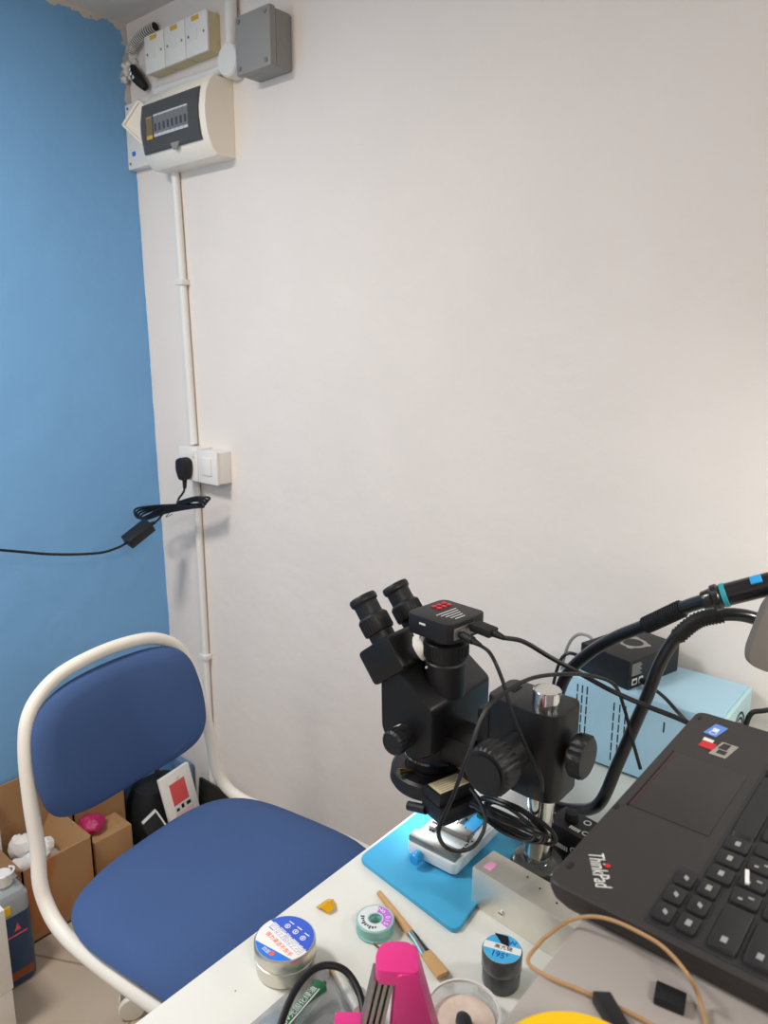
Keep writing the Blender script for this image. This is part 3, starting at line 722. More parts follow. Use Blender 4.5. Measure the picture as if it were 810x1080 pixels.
b = B(); b.tube([(1.558, -0.345, 0.884), (1.539, -0.328, 0.909), (1.526, -0.328, 0.946), (1.515, -0.340, 0.980), (1.502, -0.385, 1.004), (1.491, -0.442, 1.022), (1.480, -0.489, 1.030), (1.470, -0.527, 1.024), (1.463, -0.556, 1.009), (1.462, -0.581, 0.973), (1.456, -0.598, 0.932), (1.448, -0.606, 0.902), (1.445, -0.607, 0.885), (1.447, -0.597, 0.866), (1.456, -0.585, 0.858), (1.463, -0.566, 0.857), (1.464, -0.549, 0.867), (1.458, -0.538, 0.879), (1.442, -0.528, 0.887), (1.430, -0.524, 0.892)], .0023, 8)
solo(b, 'ring_light_cable', 'cable', 'black cable arching over the chrome post and looping in front of the board holder', 'cable', (1.462, -0.571, 0.985))
b = B()
rg = random.Random(3)
for k in range(6):
    cx, cy, cz = PX-.014+rg.uniform(-.014, .014), PY-.040+rg.uniform(-.006, .006), .846+rg.uniform(-.008, .008)
    r1, r2 = rg.uniform(.030, .042), rg.uniform(.018, .026); til = rg.uniform(-.5, .9)
    pts = []
    for i in range(10):
        a = 2*PI*i/10
        p = Vector((r1*math.cos(a)*1.05, -.034*math.sin(a)*.45-.006, r2*math.sin(a)))
        p.rotate(Matrix.Rotation(til*.5, 3, 'X')); p.rotate(Matrix.Rotation(rg.uniform(-.05, .05), 3, 'Y'))
        pts.append(Vector((cx, cy, cz))+p)
    b.tube(pts, .0024, 8, 5, closed=True)
solo(b, 'cable_coil', 'cable', 'tangled coil of thin black cable hung round the lower chrome post', 'cable', (PX, PY, .846))
t = T('light_dimmer', 'small black dimmer control box with white markings behind the chrome post', 'control box', (1.50, -.375, DZ+.0145))
M0 = TR(1.498, -.385, DZ+.0145, 0, 0, math.radians(-8))
bx = B().box(-.030, .030, -.022, .022, 0, .040, .003, M0).out('case', 'black', t)
b = B(); b.lathe([(.008, 0), (.009, .001), (.0085, .010), (.007, .011)], 20, M0 @ TR(-.008, .002, .0402)); b.out('dial', 'rubber', t)
b = B(); b.ringtube([(.0035, 0), (.005, 0), (.005, .0004), (.0035, .0004)], 18, M0 @ TR(.010, .010, .0402)); b.ringtube([(.003, 0), (.0044, 0), (.0044, .0004), (.003, .0004)], 18, M0 @ TR(.020, -.010, .0402))
for k in range(5): b.box(-.001, .001, -.003, .003, .0402, .0406, 0, M0 @ TR(.0+.003*k, -.012, 0))
for k in range(6): b.box(-.001, .001, 0, .0004, .012, .018, 0, M0 @ TR(-.012+.003*k, -.0226, 0))
b.ringtube([(.003, 0), (.0044, 0), (.0044, .0004), (.003, .0004)], 18, M0 @ TR(.012, -.0221, .018, PI/2)); b.out('markings', 'legend', t)

# ------------------------------------------------------------------ hot air station
t = T('soldering_station', 'light blue hot air rework station with slotted side against the white wall', 'soldering station', (1.475, -.083, DZ))
for sx in (1.375, 1.575):
    for sy in (-.135, -.03): B().cyl((sx, sy, DZ+.0003), (sx, sy, DZ+.006), .010, n=16).out('foot', 'rubber', t)
px0, px1, py0, py1, pz0, pz1 = 1.352, 1.596, -.158, -.012, DZ+.006, .886
B().box(px0, px1, py0, py1, pz0, pz1, .003).out('case', 'psu', t)
b = B()
def slots(xs, z_hi, n, pitch, h):
    for xx in xs:
        for k in range(n): b.box(xx-.0009, xx+.0009, py0-.0004, py0+.002, z_hi-k*pitch-h, z_hi-k*pitch)
slots((1.3865, 1.3945, 1.4025), pz1-.010, 7, .0165, .013)
b.out('vent', 'dark', t); b = B(); slots((1.4465, 1.4555, 1.4645), pz1-.022, 6, .0165, .013)
b.out('vent', 'dark', t); b = B(); b.box(1.521, 1.523, py0-.0004, py0+.002, .842, .858)
b.out('vent', 'dark', t)
fp = B().box(px1-.001, px1+.006, py0+.002, py1-.002, pz0+.002, pz1-.002, .003).out('front_panel', 'psufront', t)
b = B(); 
for r in (.012, .020, .028): b.ringtube([(r, 0), (r+.0035, 0), (r+.0035, .0005), (r, .0005)], 36, TR(px1+.006, -.080, .838, 0, PI/2))
b.out('emblem', 'black', fp)
b = B(); b.lathe([(.012, 0), (.013, .002), (.012, .014), (.010, .015)], 24, TR(px1+.006, -.045, .79, 0, PI/2)); b.out('knob', 'black', fp)
# hose with handle
t = T('hot_air_hose', 'black hot air hose with teal banded handle looping before the light blue station', 'hose', (1.42, -.25, DZ))
HP = [(1.704, -0.281, 1.150), (1.665, -0.311, 1.134), (1.615, -0.326, 1.111), (1.580, -0.316, 1.088), (1.535, -0.303, 1.052), (1.496, -0.297, 1.024), (1.458, -0.293, 0.989), (1.430, -0.293, 0.951), (1.418, -0.296, 0.906), (1.415, -0.309, 0.868)]
LP_ = [(1.385, -.27, .80), (1.400, -.295, .770), (1.43, -.31, .762), (1.46, -.305, .765), (1.499, -0.319, 0.798), (1.514, -0.303, 0.856), (1.526, -0.292, 0.906), (1.537, -0.284, 0.950), (1.547, -0.276, 0.996), (1.561, -0.267, 1.032), (1.581, -0.257, 1.056), (1.606, -0.246, 1.067), (1.637, -0.227, 1.065), (1.680, -0.198, 1.042), (1.80, -.26, .98), (1.84, -.18, .85), (1.72, -.10, .80), (1.62, -.06, .80)]
ho = B().tube(HP[2:]+LP_, .0082, 14, 7).out('hose', 'hose', t)
def ribs(b, pts, r, step=.0036):
    P = catmull(pts, 30) if len(pts) > 2 else [Vector(pts[0]).lerp(Vector(pts[1]), i/60) for i in range(61)]; acc = 0
    for i in range(len(P)-1):
        acc += (P[i+1]-P[i]).length
        if acc > step:
            acc = 0; d = (P[i+1]-P[i]).normalized(); b.cyl(P[i]-d*.0009, P[i]+d*.0009, r, n=16)
b = B(); ribs(b, HP[3:5], .0108); b.tube(HP[3:5], .0098, 14); b.out('strain_sleeve', 'rubber', ho)
b = B(); ribs(b, [LP_[9], LP_[10], LP_[11]], .0105); b.tube([LP_[9], LP_[10], LP_[11]], .0095, 14); b.out('strain_sleeve', 'rubber', ho)
h0, h1, h2 = Vector(HP[2]), Vector(HP[1]), Vector(HP[0]); dd = (h1-h0).normalized()
Mh = Matrix.Translation(h0-dd*.012) @ Vector((0, 0, 1)).rotation_difference(dd).to_matrix().to_4x4()
b = B(); b.lathe([(.0095, 0), (.0105, .002), (.0115, .010), (.0145, .012), (.0150, .018), (.0128, .020), (.0128, .16), (.010, .165)], 32, Mh); hn = b.out('handle', 'hose', t)
B().lathe([(.0132, .0215), (.0136, .022), (.0136, .0265), (.0132, .027)], 32, Mh, cap=True).out('teal_band', 'tealband', hn)
M1 = Mh @ TR(0, 0, .058)
side = (Mh.inverted().to_3x3() @ Vector((.25, -.45, .85))).normalized()
b = B(); Mq = Mh @ frame((side.x*.0122, side.y*.0122, .060), (0, 0, 1), side.cross(Vector((0, 0, 1))))
b.box(-.006, .006, -.005, .005, -.003, .003, .0012, Mq); b.out('button', 'bluepl', hn)
# tool rest
t = T('handle_rest', 'grey brown metal tool rest plate with rounded corner under the hot air handle', 'tool rest', (1.76, -.25, DZ))
v0 = Vector((1.659, -0.344, 1.062)); rx_ = Vector((.766, .643, 0)); up_ = Vector((0, 0, 1)); M0 = frame(v0, rx_, up_)
pp = [(0, .006), (.002, -.010), (.022, -.019), (.11, -.035), (.11, .085), (.022, .070), (.013, .058)]
B().prism(roundpoly(pp, .008), -.006, .006, .0015, M0).out('plate', 'brownpl', t)
P0 = M0 @ Vector((.09, -.02, -.01))
B().cyl((P0.x, P0.y, DZ+.010), (P0.x, P0.y, P0.z), .008).out('stem', 'brownpl', t)
B().lathe([(.05, .0005), (.05, .008), (.045, .011)], 32, TR(P0.x, P0.y, DZ)).out('foot_disc', 'brownpl', t)
# black controller on the station
t = T('control_box', 'matte black box with a grey ring emblem sitting on the light blue station', 'control box', (1.43, -.10, .8863))
ang = math.atan2(.126, .033)
Mb = frame((1.463, -.152, .8863), (math.cos(ang), math.sin(ang), 0), (-math.sin(ang), math.cos(ang), 0))
B().box(0, .125, 0, .092, 0, .046, .002, Mb).out('case', 'black', t)
b = B(); b.ringtube([(.016, 0), (.022, 0), (.022, .0005), (.016, .0005)], 40, Mb @ TR(.066, .044, .0461))
for a in (0, 90, 180, 270): b.prism(roundpoly([(-.007, .0205), (.007, .0205), (.003, .027), (-.003, .027)], .002), .0461, .0466, 0, Mb @ TR(.066, .044, 0, 0, 0, math.radians(a+25)))
b.out('ring_emblem', 'grey_box', t)
b = B()
for k in range(9): b.box(.006, .030-.002*(k % 3), -.0005, 0, .021+.0022*k, .0222+.0022*k, 0, Mb)
b.out('side_print', 'grey_box', t)
b = B(); b.box(.008, .020, -.0006, .0005, .006, .016, 0, Mb); b.box(.024, .034, -.0006, .0005, .006, .016, 0, Mb); b.m(1); b.box(.010, .018, -.0008, .0005, .008, .013, 0, Mb); b.out('port', ['legend', 'dark'], t)
Pp = Mb @ Vector((.029, -.002, .010))
b = B(); b.cyl(Pp, Pp+Vector((.012, -.008, 0)), .0042, n=12); b.tube([Pp+Vector((.012, -.008, 0)), (1.531, -0.199, 0.916), (1.561, -0.227, 0.913), (1.595, -0.276, 0.924), (1.630, -0.323, 0.938)], .0026, 8)
solo(b, 'control_box_cable', 'cable', 'short black cable from the black control box running behind the laptop', 'cable', tuple(Pp))
b = B(); b.tube([(1.336, -.10, .755), (1.330, -.10, .85), (1.338, -.10, .905), (1.353, -.10, .930), (1.372, -.10, .934), (1.388, -.104, .927)], .0026, 8); b.m(1); b.cyl((1.386, -.103, .928), (1.402, -.108, .917), .0055, n=4); b.m(2); b.cyl((1.401, -.1075, .918), (1.410, -.110, .912), .004, n=12)
solo(b, 'grey_lead', ['grey_box', 'wood', 'silver'], 'thin grey lead with a tan connector behind the black control box', 'cable', (1.336, -.10, .755))
b = B(); b.tube([(1.340, -.13, .755), (1.331, -.13, .83), (1.338, -.128, .884), (1.350, -.125, .905), (1.366, -.12, .905), (1.376, -.118, .899)], .0028, 8); b.cyl((1.371, -.119, .902), (1.389, -.114, .896), .005, n=12)
solo(b, 'audio_lead', 'cable', 'thin black lead with a round plug left of the black control box', 'cable', (1.340, -.13, .755))
b = B(); b.tube([(1.606, -.06, .83), (1.612, -.06, .862), (1.625, -.055, .870), (1.65, -.045, .872), (1.72, -.04, .85), (1.80, -.05, .765)], .0038, 10)
solo(b, 'station_power_lead', 'cable', 'thick black lead arching from the front of the light blue station at right', 'cable', (1.61, -.06, .84))

# ------------------------------------------------------------------ box under laptop, laptop
t = T('riser_box', 'pale grey board box standing on the desk under the laptop', 'box', (1.82, -.72, DZ))
Mb = TR(1.678, -.93, DZ+.0005)
B().box(0, .30, -.03, .40, 0, .2795, .003, Mb).out('carton_body', 'boxgrey', t)
LZ = 1.0305
LT = T('laptop', 'charcoal laptop with stickers and black keys resting on the pale grey box', 'laptop', (1.655, -.786, LZ), 0)
W_, D_ = .300, .216
o2 = roundpoly([(0, 0), (D_, 0), (D_, W_), (0, W_)], .010, 6)
b = B(); b.loft([[(D_/2+(x-D_/2)*s, W_/2+(y-W_/2)*s2, z) for x, y in o2] for z, s, s2 in ((0.0005, .94, .955), (.007, .98, .987), (.0135, 1, 1), (.0185, 1, 1), (.0195, .992, .994))]); b.out('base_shell', 'laptop', LT, world=False)
TZ = .0196
pad_ = B().box(.009, .066, .112, .210, TZ-.001, TZ+.0003, .0002).out('trackpad', 'laptop', LT, world=False)
b = B(); b.box(.0075, .009, .111, .211, TZ-.001, TZ+.0004); b.m(1); b.box(.0095, .0105, .113, .209, TZ, TZ+.0006); b.out('trackpad_edge', ['dark', 'redline'], pad_, world=False)
KY = .0085
B().prism(roundpoly([(.0605, KY-.003), (.19, KY-.003), (.19, .285), (.0735, .285), (.0735, KY+.060), (.0605, KY+.060)], .003), TZ-.001, TZ+.0002).out('keyboard_well', 'keywell', LT, world=False)
keycache = {}
def keymesh(w, d):
    k = (round(w, 4), round(d, 4))
    if k not in keycache:
        q = B().prism(rrect(d, w, .0022, 3), 0, .0026, .0006, top=.94)
        me = bpy.data.meshes.new('key'); q.bm.to_mesh(me); q.bm.free(); me.materials.append(K['key']); me.set_sharp_from_angle(angle=.6); keycache[k] = me
    return keycache[k]
nk = 0
def addkey(xc, yc, w, d, leg='dot'):
    o = bpy.data.objects.new('key', keymesh(w, d)); C.objects.link(o); o.parent = LT; o.location = (xc, yc, TZ)
    b = B()
    if leg == 'arrow': b.prism([(-.0016, 0), (0, .0030), (.0016, 0), (0, -.0030)], .0026, .0028, 0, TR(.0005, 0, 0, 0, 0, random.choice((.4, .6))))
    elif leg == 'word': b.box(-.0016, .0016, -.0026, .0026, .0026, .0028); 
    elif leg == 'pair': b.box(.001, .0042, .0005, .0022, .0026, .0028); b.box(-.004, -.0015, -.004, -.002, .0026, .0028)
    elif leg == 'low': b.box(-.0022, .0012, -w/2+.006, -w/2+.011, .0026, .0028)
    elif leg == 'none': b.bm.free(); return o
    else: b.box(.0005, .004, .001, .004, .0026, .0028)
    b.out('legend', 'keyprint', o, world=False)
    return o
P_ = .019; G = .0024
for i in range(3):
    addkey(.0690, KY+P_*(i+.5), P_-G, .0118, 'arrow')
    addkey(.0832, KY+P_*(i+.5), P_-G, .0118, 'arrow' if i == 1 else 'word')
y = KY+3*P_
for w, lg in ((1, 'word'), (1, 'word'), (1, 'word'), (5, 'none'), (1, 'dot'), (1, 'dot'), (1, 'dot'), (1, 'dot')):
    addkey(.0850, y+P_*w/2, P_*w-G, .0155, lg); y += P_*w
rows = [(.1035, [(2.3, 'low')]+[(1, 'pair')]*3+[(1, 'dot')]*7+[(1.7, 'low')]), (.1225, [(2.2, 'low')]+[(1, 'pair')]*2+[(1, 'dot')]*9+[(.8, 'low')]),
        (.1415, [(1.5, 'dot')]+[(1, 'pair')]*2+[(1, 'dot')]*10+[(.5, 'none')]), (.1605, [(2, 'low')]+[(1, 'pair')]*12)]
for xr, ks in rows:
    y = KY
    for w, lg in ks:
        addkey(xr, y+P_*w/2, P_*w-G, P_-G, lg); y += P_*w
for i in range(15): addkey(.1765, KY+.0178*(i+.5), .0178-G, .0105, 'dot')
solo(B().box(-.0012, .0012, -.007, .007, 0, .0012, 0, TR(1.754, -.705, LZ+TZ+.0028, 0, 0, .25)), 'paper_scrap', 'paper', 'tiny white scrap of paper lying on the laptop keys', 'scrap', (1.754, -.705, LZ+TZ))
# deck logo and stickers
Mt = frame((1.6645, -.7445, LZ+TZ+.0001), (.545, -.838, 0), (.838, .545, 0))
b = B(); b.text('ThinkPad', .0086, Mt, .0003, 1.04, 1.75, 'LEFT', 0); b.bm.transform(Matrix.Identity(4)); b.out('logo_lettering', 'legend', LT)
b = B(); b.prism(circ(.0019, 16), 0, .0005, 0, Mt @ TR(.0125, .0108, 0)); b.out('logo_dot', 'red', LT)
def sticker(name, mats, pts, th=.0003):
    b = B(); b.quad(*[(p[0], p[1], LZ+TZ) for p in pts], th=th); return b.out(name, mats, LT)
s1 = sticker('blue_sticker', 'blue_sticker', [(1.672, -.526), (1.683, -.528), (1.687, -.505), (1.676, -.503)])
b = B(); b.box(-.003, .002, .003, .010, 0, .0005, 0, TR(1.680, -.522, LZ+TZ)); b.ringtube([(.0025, 0), (.0032, 0), (.0032, .0005), (.0025, .0005)], 16, TR(1.679, -.522, LZ+TZ)); b.out('sticker_print', 'legend', s1)
s2 = sticker('red_sticker', 'red', [(1.6755, -.552), (1.687, -.553), (1.688, -.541), (1.6765, -.540)])
b = B(); b.quad((1.6755, -.540, LZ+TZ), (1.684, -.541, LZ+TZ), (1.684, -.535, LZ+TZ), (1.6755, -.534, LZ+TZ), .0003); b.out('sticker_print', 'legend', s2)
s3 = sticker('silver_sticker', 'silver', [(1.6865, -.560), (1.7000, -.560), (1.7035, -.533), (1.690, -.533)])
b = B(); b.quad((1.691, -.555, LZ+TZ+.0003), (1.698, -.555, LZ+TZ+.0003), (1.6985, -.548, LZ+TZ+.0003), (1.6915, -.548, LZ+TZ+.0003), .0002); b.quad((1.690, -.546, LZ+TZ+.0003), (1.697, -.546, LZ+TZ+.0003), (1.698, -.535, LZ+TZ+.0003), (1.692, -.535, LZ+TZ+.0003), .0002); b.out('sticker_print', 'laptop', s3)
for q in ((.006, .022), (.006, .285), (.003, .104)):
    B().prism(rrect(.0025, .007, .001), TZ, TZ+.0005, 0, TR(q[0], q[1], 0)).out('bumper', 'rubber', LT, world=False)
# screen leaning back from the hinge
Ms = TR(D_-.004, 0, .017, 0, math.radians(25), 0)
b = B(); b.prism(roundpoly([(0, .002), (.205, .002), (.205, W_-.002), (0, W_-.002)], .012, 5), 0, .008, .001, Ms @ Matrix.Rotation(-PI/2, 4, 'Y')); sc_ = b.out('screen_lid', 'laptop', LT, world=False)
b = B(); b.box(-.0085, -.0078, .012, W_-.012, .015, .190, 0, Ms); b.out('display', 'dark', sc_, world=False)
for yy in (.05, .26): B().cyl((D_-.002, yy-.012, .017), (D_-.002, yy+.012, .017), .0055, n=16).out('hinge', 'black', LT, world=False)

BZ = DZ+.2803
b = B(); b.tube([(1.800, -.838, BZ+.002), (1.778, -.835, BZ+.002), (1.742, -.829, BZ+.002), (1.705, -.833, BZ+.002), (1.684, -.836, BZ+.001), (1.668, -.830, BZ-.003), (1.667, -.814, BZ-.002), (1.671, -0.809, 1.034), (1.675, -0.792, 1.034), (1.687, -0.789, 1.042), (1.701, -0.790, 1.048), (1.717, -0.791, 1.050), (1.733, -0.792, 1.049), (1.750, -0.803, 1.049), (1.758, -0.802, 1.034), (1.783, -.850, BZ+.004), (1.795, -.890, BZ+.002)], .0012, 8, 8)
solo(b, 'twine', 'twine', 'loop of tan twine lying over the edge of the pale grey box', 'string', (1.69, -.79, BZ))
t = T('yellow_tape_roll', 'yellow lid like roll on the pale grey box at the bottom edge', 'roll', (1.736, -.905, BZ))
b = B(); b.lathe([(.040, .0003), (.042, .002), (.042, .024), (.040, .026), (.030, .0262), (.028, .024), (.001, .0235)], 48); b.out('body', 'yellow', t, world=False)
b = B(); b.ringtube([(.012, .0236), (.016, .0236), (.016, .0246), (.012, .0246)], 32); b.out('hub', 'dark', t, world=False)
solo(B().prism([(-.012, -.003), (.010, -.006), (.014, .002), (-.008, .006)], 0, .008, .001, TR(1.722, -.838, BZ, 0, 0, -.5)), 'binder_clip', 'black', 'small black clip beside the yellow roll on the pale grey box', 'clip', (1.722, -.838, BZ))
solo(B().prism([(-.008, -.006), (.008, -.008), (.009, .004), (-.007, .007)], 0, .005, .001, TR(1.742, -.806, BZ, 0, 0, .3)), 'binder_clip', 'black', 'small black clip inside the twine loop next to the laptop edge', 'clip', (1.744, -.800, BZ))

# ------------------------------------------------------------------ small things on the desk
# tin
t = T('screw_top_tin', 'round aluminium tin with a blue and white printed lid near the desk edge', 'tin', (1.343, -.733, DZ))
b = B(); b.lathe([(.0285, .0003), (.0300, .002), (.0300, .016), (.0285, .018)], 48); b.out('cup', 'alu', t, world=False)
b = B(); b.lathe([(.0308, .0155), (.0320, .0165), (.0320, .0195), (.0312, .0200), (.0312, .0215), (.0320, .022), (.0320, .0335), (.0310, .035), (.001, .0352)], 48); ld = b.out('lid', 'alu', t, world=False)
def chord(r, lo, hi, n=40, ang=0):
    # region of a disc with lo <= y <= hi in a frame turned by ang
    pts = []
    a0, a1 = math.asin(max(-1, lo/r)), math.asin(min(1, hi/r))
    for i in range(n+1):
        a = a0+(a1-a0)*i/n; pts.append((r*math.cos(a), r*math.sin(a)))
    for i in range(n+1):
        a = PI-a1+(a1-a0)*i/n; pts.append((r*math.cos(a), r*math.sin(a)))
    out = []
    for p in pts:
        if not out or (Vector(p)-Vector(out[-1])).length > 1e-5: out.append(p)
    c, s_ = math.cos(ang), math.sin(ang)
    return [(c*x-s_*y, s_*x+c*y) for x, y in out]
LA = math.radians(-6)
b = B(); b.prism(circ(.0302, 48), .0352, .0354); lab = b.out('label', 'paper', ld, world=False)
b = B(); b.prism(chord(.0300, .0045, .02999, 30, LA+.02), .0354, .0356); b.out('blue_field', 'label_blue', lab, world=False)
b = B(); b.prism(chord(.0300, -.02999, -.0185, 30, LA+.25), .0354, .0356); b.out('blue_corner', 'label_blue2', lab, world=False)
b = B(); b.text('四匠酯匠刮', .0108, TR(.001, -.0030, .0357, 0, 0, LA), .0002, 1.0, 1.0, 'CENTER'); b.out('title_lettering', 'paper', lab, world=False)
b = B(); b.text('四匠酯匠刮', .0108, TR(.001, -.0030, .0355, 0, 0, LA), .0002, 1.0, 1.0, 'CENTER', .00012); b.out('title_shadow', 'label_blue', lab, world=False)
b = B(); b.text('强力清洁不伤手', .0058, TR(.001, -.0115, .0355, 0, 0, LA), .0002, 1.05, 1, 'CENTER'); b.out('subtitle_lettering', 'label_red', lab, world=False)
b = B()
for k, xx in enumerate((-.0095, .0025, .0145)):
    yy = .0125+(0 if k < 2 else -.001)
    b.ringtube([(.0022, 0), (.0031, 0), (.0031, .0002), (.0022, .0002)], 20, TR(xx, yy, .0356)); b.box(xx-.0008, xx+.0008, yy-.0012, yy+.0012, .0356, .0358); b.box(xx-.0035, xx+.0035, yy+.0055, yy+.0066, .0356, .0358)
b.out('icon_print', 'paper', lab, world=False)
b = B(); b.text('四亚', .0050, TR(-.0025, -.0253, .0357, 0, 0, LA+.1), .0002, 1, 1, 'CENTER'); b.m(1); b.prism(circ(.0030, 20), .0356, .0358, 0, TR(.0055, -.0228, 0)); b.out('brand_print', ['paper', 'label_red'], lab, world=False)
# amber film
b = B(); b.sheet([[(0, 0, .001), (.004, .010, .004), (.004, .018, .002)], [(.009, -.002, .006), (.012, .008, .009), (.011, .019, .004)], [(.019, .0, .002), (.020, .009, .005), (.018, .015, .001)]], .0004)
b.bm.transform(TR(1.308, -.654, DZ+.0006, 0, 0, .1)); solo(b, 'film_scrap', 'amber', 'crumpled piece of amber film on the desk between the tin and the cyan mat', 'film', (1.317, -.645, DZ))
# solder wick spool
t = T('solder_wick_spool', 'small teal translucent spool with a lilac and white label on the desk', 'spool', (1.3815, -.6345, DZ), math.radians(8))
b = B(); b.ringtube([(.007, .0003), (.0205, .0003), (.0212, .001), (.0212, .0028), (.007, .0028)], 44); b.out('lower_flange', 'teal', t, world=False)
b = B(); b.ringtube([(.007, .0125), (.0205, .0125), (.0212, .013), (.0212, .0148), (.0205, .0152), (.007, .0152)], 44); b.out('upper_flange', 'teal', t, world=False)
b = B(); b.ringtube([(.0065, .0028), (.019, .0028), (.019, .0125), (.0065, .0125)], 44); b.out('core', 'teal', t, world=False)
b = B(); b.ringtube([(.0085, .0152), (.0192, .0152), (.0192, .0154), (.0085, .0154)], 44); lab = b.out('label', 'palewhite', t, world=False)
def arc(r0, r1, a0, a1, n=20):
    return [(r1*math.cos(a0+(a1-a0)*i/n), r1*math.sin(a0+(a1-a0)*i/n)) for i in range(n+1)]+[(r0*math.cos(a1+(a0-a1)*i/n), r0*math.sin(a1+(a0-a1)*i/n)) for i in range(n+1)]
b = B(); b.prism(arc(.0092, .0188, math.radians(-15), math.radians(110)), .0154, .0155); b.out('lilac_field', 'lilac', lab, world=False)
b = B()
for i, ch in enumerate('No.015'):
    a = math.radians(98-i*20); b.text(ch, .0075, TR(.0118*math.cos(a), .0118*math.sin(a), .0156, 0, 0, a-PI/2), .0002, 1, 1, 'CENTER')
b.out('label_lettering', 'paper', lab, world=False)
b = B()
for i in range(9):
    a = math.radians(200+i*13); b.box(-.0010, .0010, .012, .0165-(i % 3)*.001, .0154, .0156, 0, TR(0, 0, 0, 0, 0, a-PI/2))
b.out('small_print', 'glassdark', lab, world=False)
B().box(.010, .019, -.0216, -.0200, .006, .0075, 0, TR(0, 0, 0, 0, .25, 0)).out('braid_end', 'foil_brown', t, world=False)
# long brush
t = T('flat_brush', 'long flat brush with pale wooden handle lying between the spool and the cyan mat', 'brush', (1.351, -.592, DZ), math.radians(-20.5))
b = B(); b.tube([(0, 0, .0048), (.020, 0, .0050), (.055, 0, .0052), (.075, 0, .0050)], .0045, 14, 6, rf=lambda q: .72+.35*q); b.out('handle', 'wood', t, world=False)
b = B(); b.loft([[(x, a[0]*w, .005+a[1]*h) for a in rrect(2, 2, .9)] for x, w, h in ((.072, .0050, .0049), (.082, .0052, .0047), (.085, .0049, .0044), (.100, .0062, .0034), (.103, .0066, .0033))]); b.out('ferrule', 'chrome', t, world=False)
b = B(); b.loft([[(x, a[0]*w, .0048+a[1]*h) for a in rrect(2, 2, .6)] for x, w, h in ((.1025, .0060, .0030), (.118, .0072, .0030), (.135, .0075, .0026))]); b.out('bristle_head', 'bristle', t, world=False)
# jar
t = T('solder_paste_jar', 'small dark jar with sky blue and white lid label beside the steel bar', 'jar', (1.524, -.603, DZ), math.radians(20))
b = B(); b.lathe([(.0185, .0003), (.0195, .003), (.0195, .020), (.0180, .023)], 40); b.out('glass_body', 'glassdark', t, world=False)
b = B(); b.lathe([(.0198, .0205), (.0205, .0215), (.0205, .0375), (.0195, .0392), (.001, .0394)], 48); ld = b.out('lid', 'glassdark', t, world=False)
b = B(); b.prism(circ(.0192, 44), .0394, .0396); lab = b.out('label', 'paper', ld, world=False)
b = B(); b.prism(chord(.0190, .0055, .01899), .0396, .0398); b.prism(chord(.0190, -.01899, -.0035), .0396, .0398); b.out('blue_field', 'label_sky', lab, world=False)
b = B(); b.text('高亢锡', .0062, TR(.001, -.0006, .0397), .0002, 1, .9, 'CENTER'); b.out('label_lettering', 'dark', lab, world=False)
b = B(); b.text('195°', .0100, TR(-.001, -.0125, .0399, 0, 0, -.06), .0003, .95, 1, 'CENTER'); b.text('W', .009, TR(.009, .0075, .0399, 0, 0, .1), .0003, 1, .8, 'CENTER'); b.out('handwriting', 'ink', lab, world=False)
b = B(); b.prism([(-.011, .017), (.003, .0165), (.006, .004), (-.002, .006)], .0399, .0408, .0002); b.out('black_tape', 'rubber', lab, world=False)
# clear round pot
t = T('clear_pot', 'round clear plastic pot of peach paste on the desk in front of the jar', 'pot', (1.525, -.674, DZ))
b = B(); b.ringtube([(.031, .0006), (.033, .001), (.034, .018), (.0352, .0185), (.0352, .021), (.033, .021), (.032, .003), (.031, .002)], 48); b.lathe([(.0315, .0004), (.0315, .0016)], 48); b.out('tub', 'clear', t, world=False)
b = B(); b.lathe([(.0305, .0022), (.031, .009), (.024, .011), (.001, .0105)], 40); b.out('paste', 'peach', t, world=False)
b = B(); b.ringtube([(.0332, .0205), (.0355, .0205), (.0358, .0225), (.0335, .023)], 48); b.out('rim', 'white_plastic', t, world=False)
b = B(); b.tube([(-.005, .002, .0115), (.006, -.008, .020), (.025, -.030, .030), (.05, -.06, .043)], .0055, 12, 6, rf=lambda q: .5+.9*min(1, q*3)); b.bm.transform(TR(1.525, -.674, DZ))
solo(b, 'spatula', 'black', 'black spatula dipped into the clear pot of peach paste', 'spatula', (1.525, -.674, DZ+.01))
# pouch with tube, second brush, black loop
t = T('clear_pouch', 'cloudy clear plastic pouch lying on the desk beside the tin', 'pouch', (1.41, -.75, DZ))
b = B(); b.prism(roundpoly([(1.368, -.712), (1.368, -.82), (1.47, -.82), (1.455, -.735), (1.425, -.700)], .004), DZ+.0004, DZ+.0012); b.out('back_sheet', 'haze', t)
b = B(); g = []
for i in range(7):
    r = []
    for j in range(7):
        u_, v_ = i/6, j/6; r.append((1.374+.085*u_, -.815+.112*v_-.008*u_, DZ+.0020+.016*math.sin(PI*u_)*math.sin(PI*min(1, v_*1.05))+random.uniform(0, .0012)))
    g.append(r)
b.sheet(g, .0003); b.out('front_sheet', 'clear', t)
t = T('resin_syringe', 'green labelled syringe of resin inside the clear pouch', 'syringe', (1.40, -.75, DZ+.001))
A0, A1 = Vector((1.4045, -.800, DZ+.0095)), Vector((1.3955, -.733, DZ+.0095)); dv = (A1-A0)
B().cyl(A0, A1, .0078, n=28, bevel=.001).out('barrel', 'green', t)
B().cyl(A1, A1+dv.normalized()*.006, .004, .002, n=16).out('tip', 'green', t)
Mg = frame(A0+dv*.12+Vector((-.0010, 0, .0079)), dv, Vector((-1, -.13, .0)))
b = B(); b.text('UV光固化绿油', .0078, Mg @ TR(0, -.0035, 0), .0002); b.box(0, .05, -.0062, -.0052, -.0012, 0, 0, Mg); b.out('label_lettering', 'legend', t)
t = T('metal_brush', 'short brush with a metal handle and brown bristles lying on the clear pouch', 'brush', (1.39, -.71, DZ))
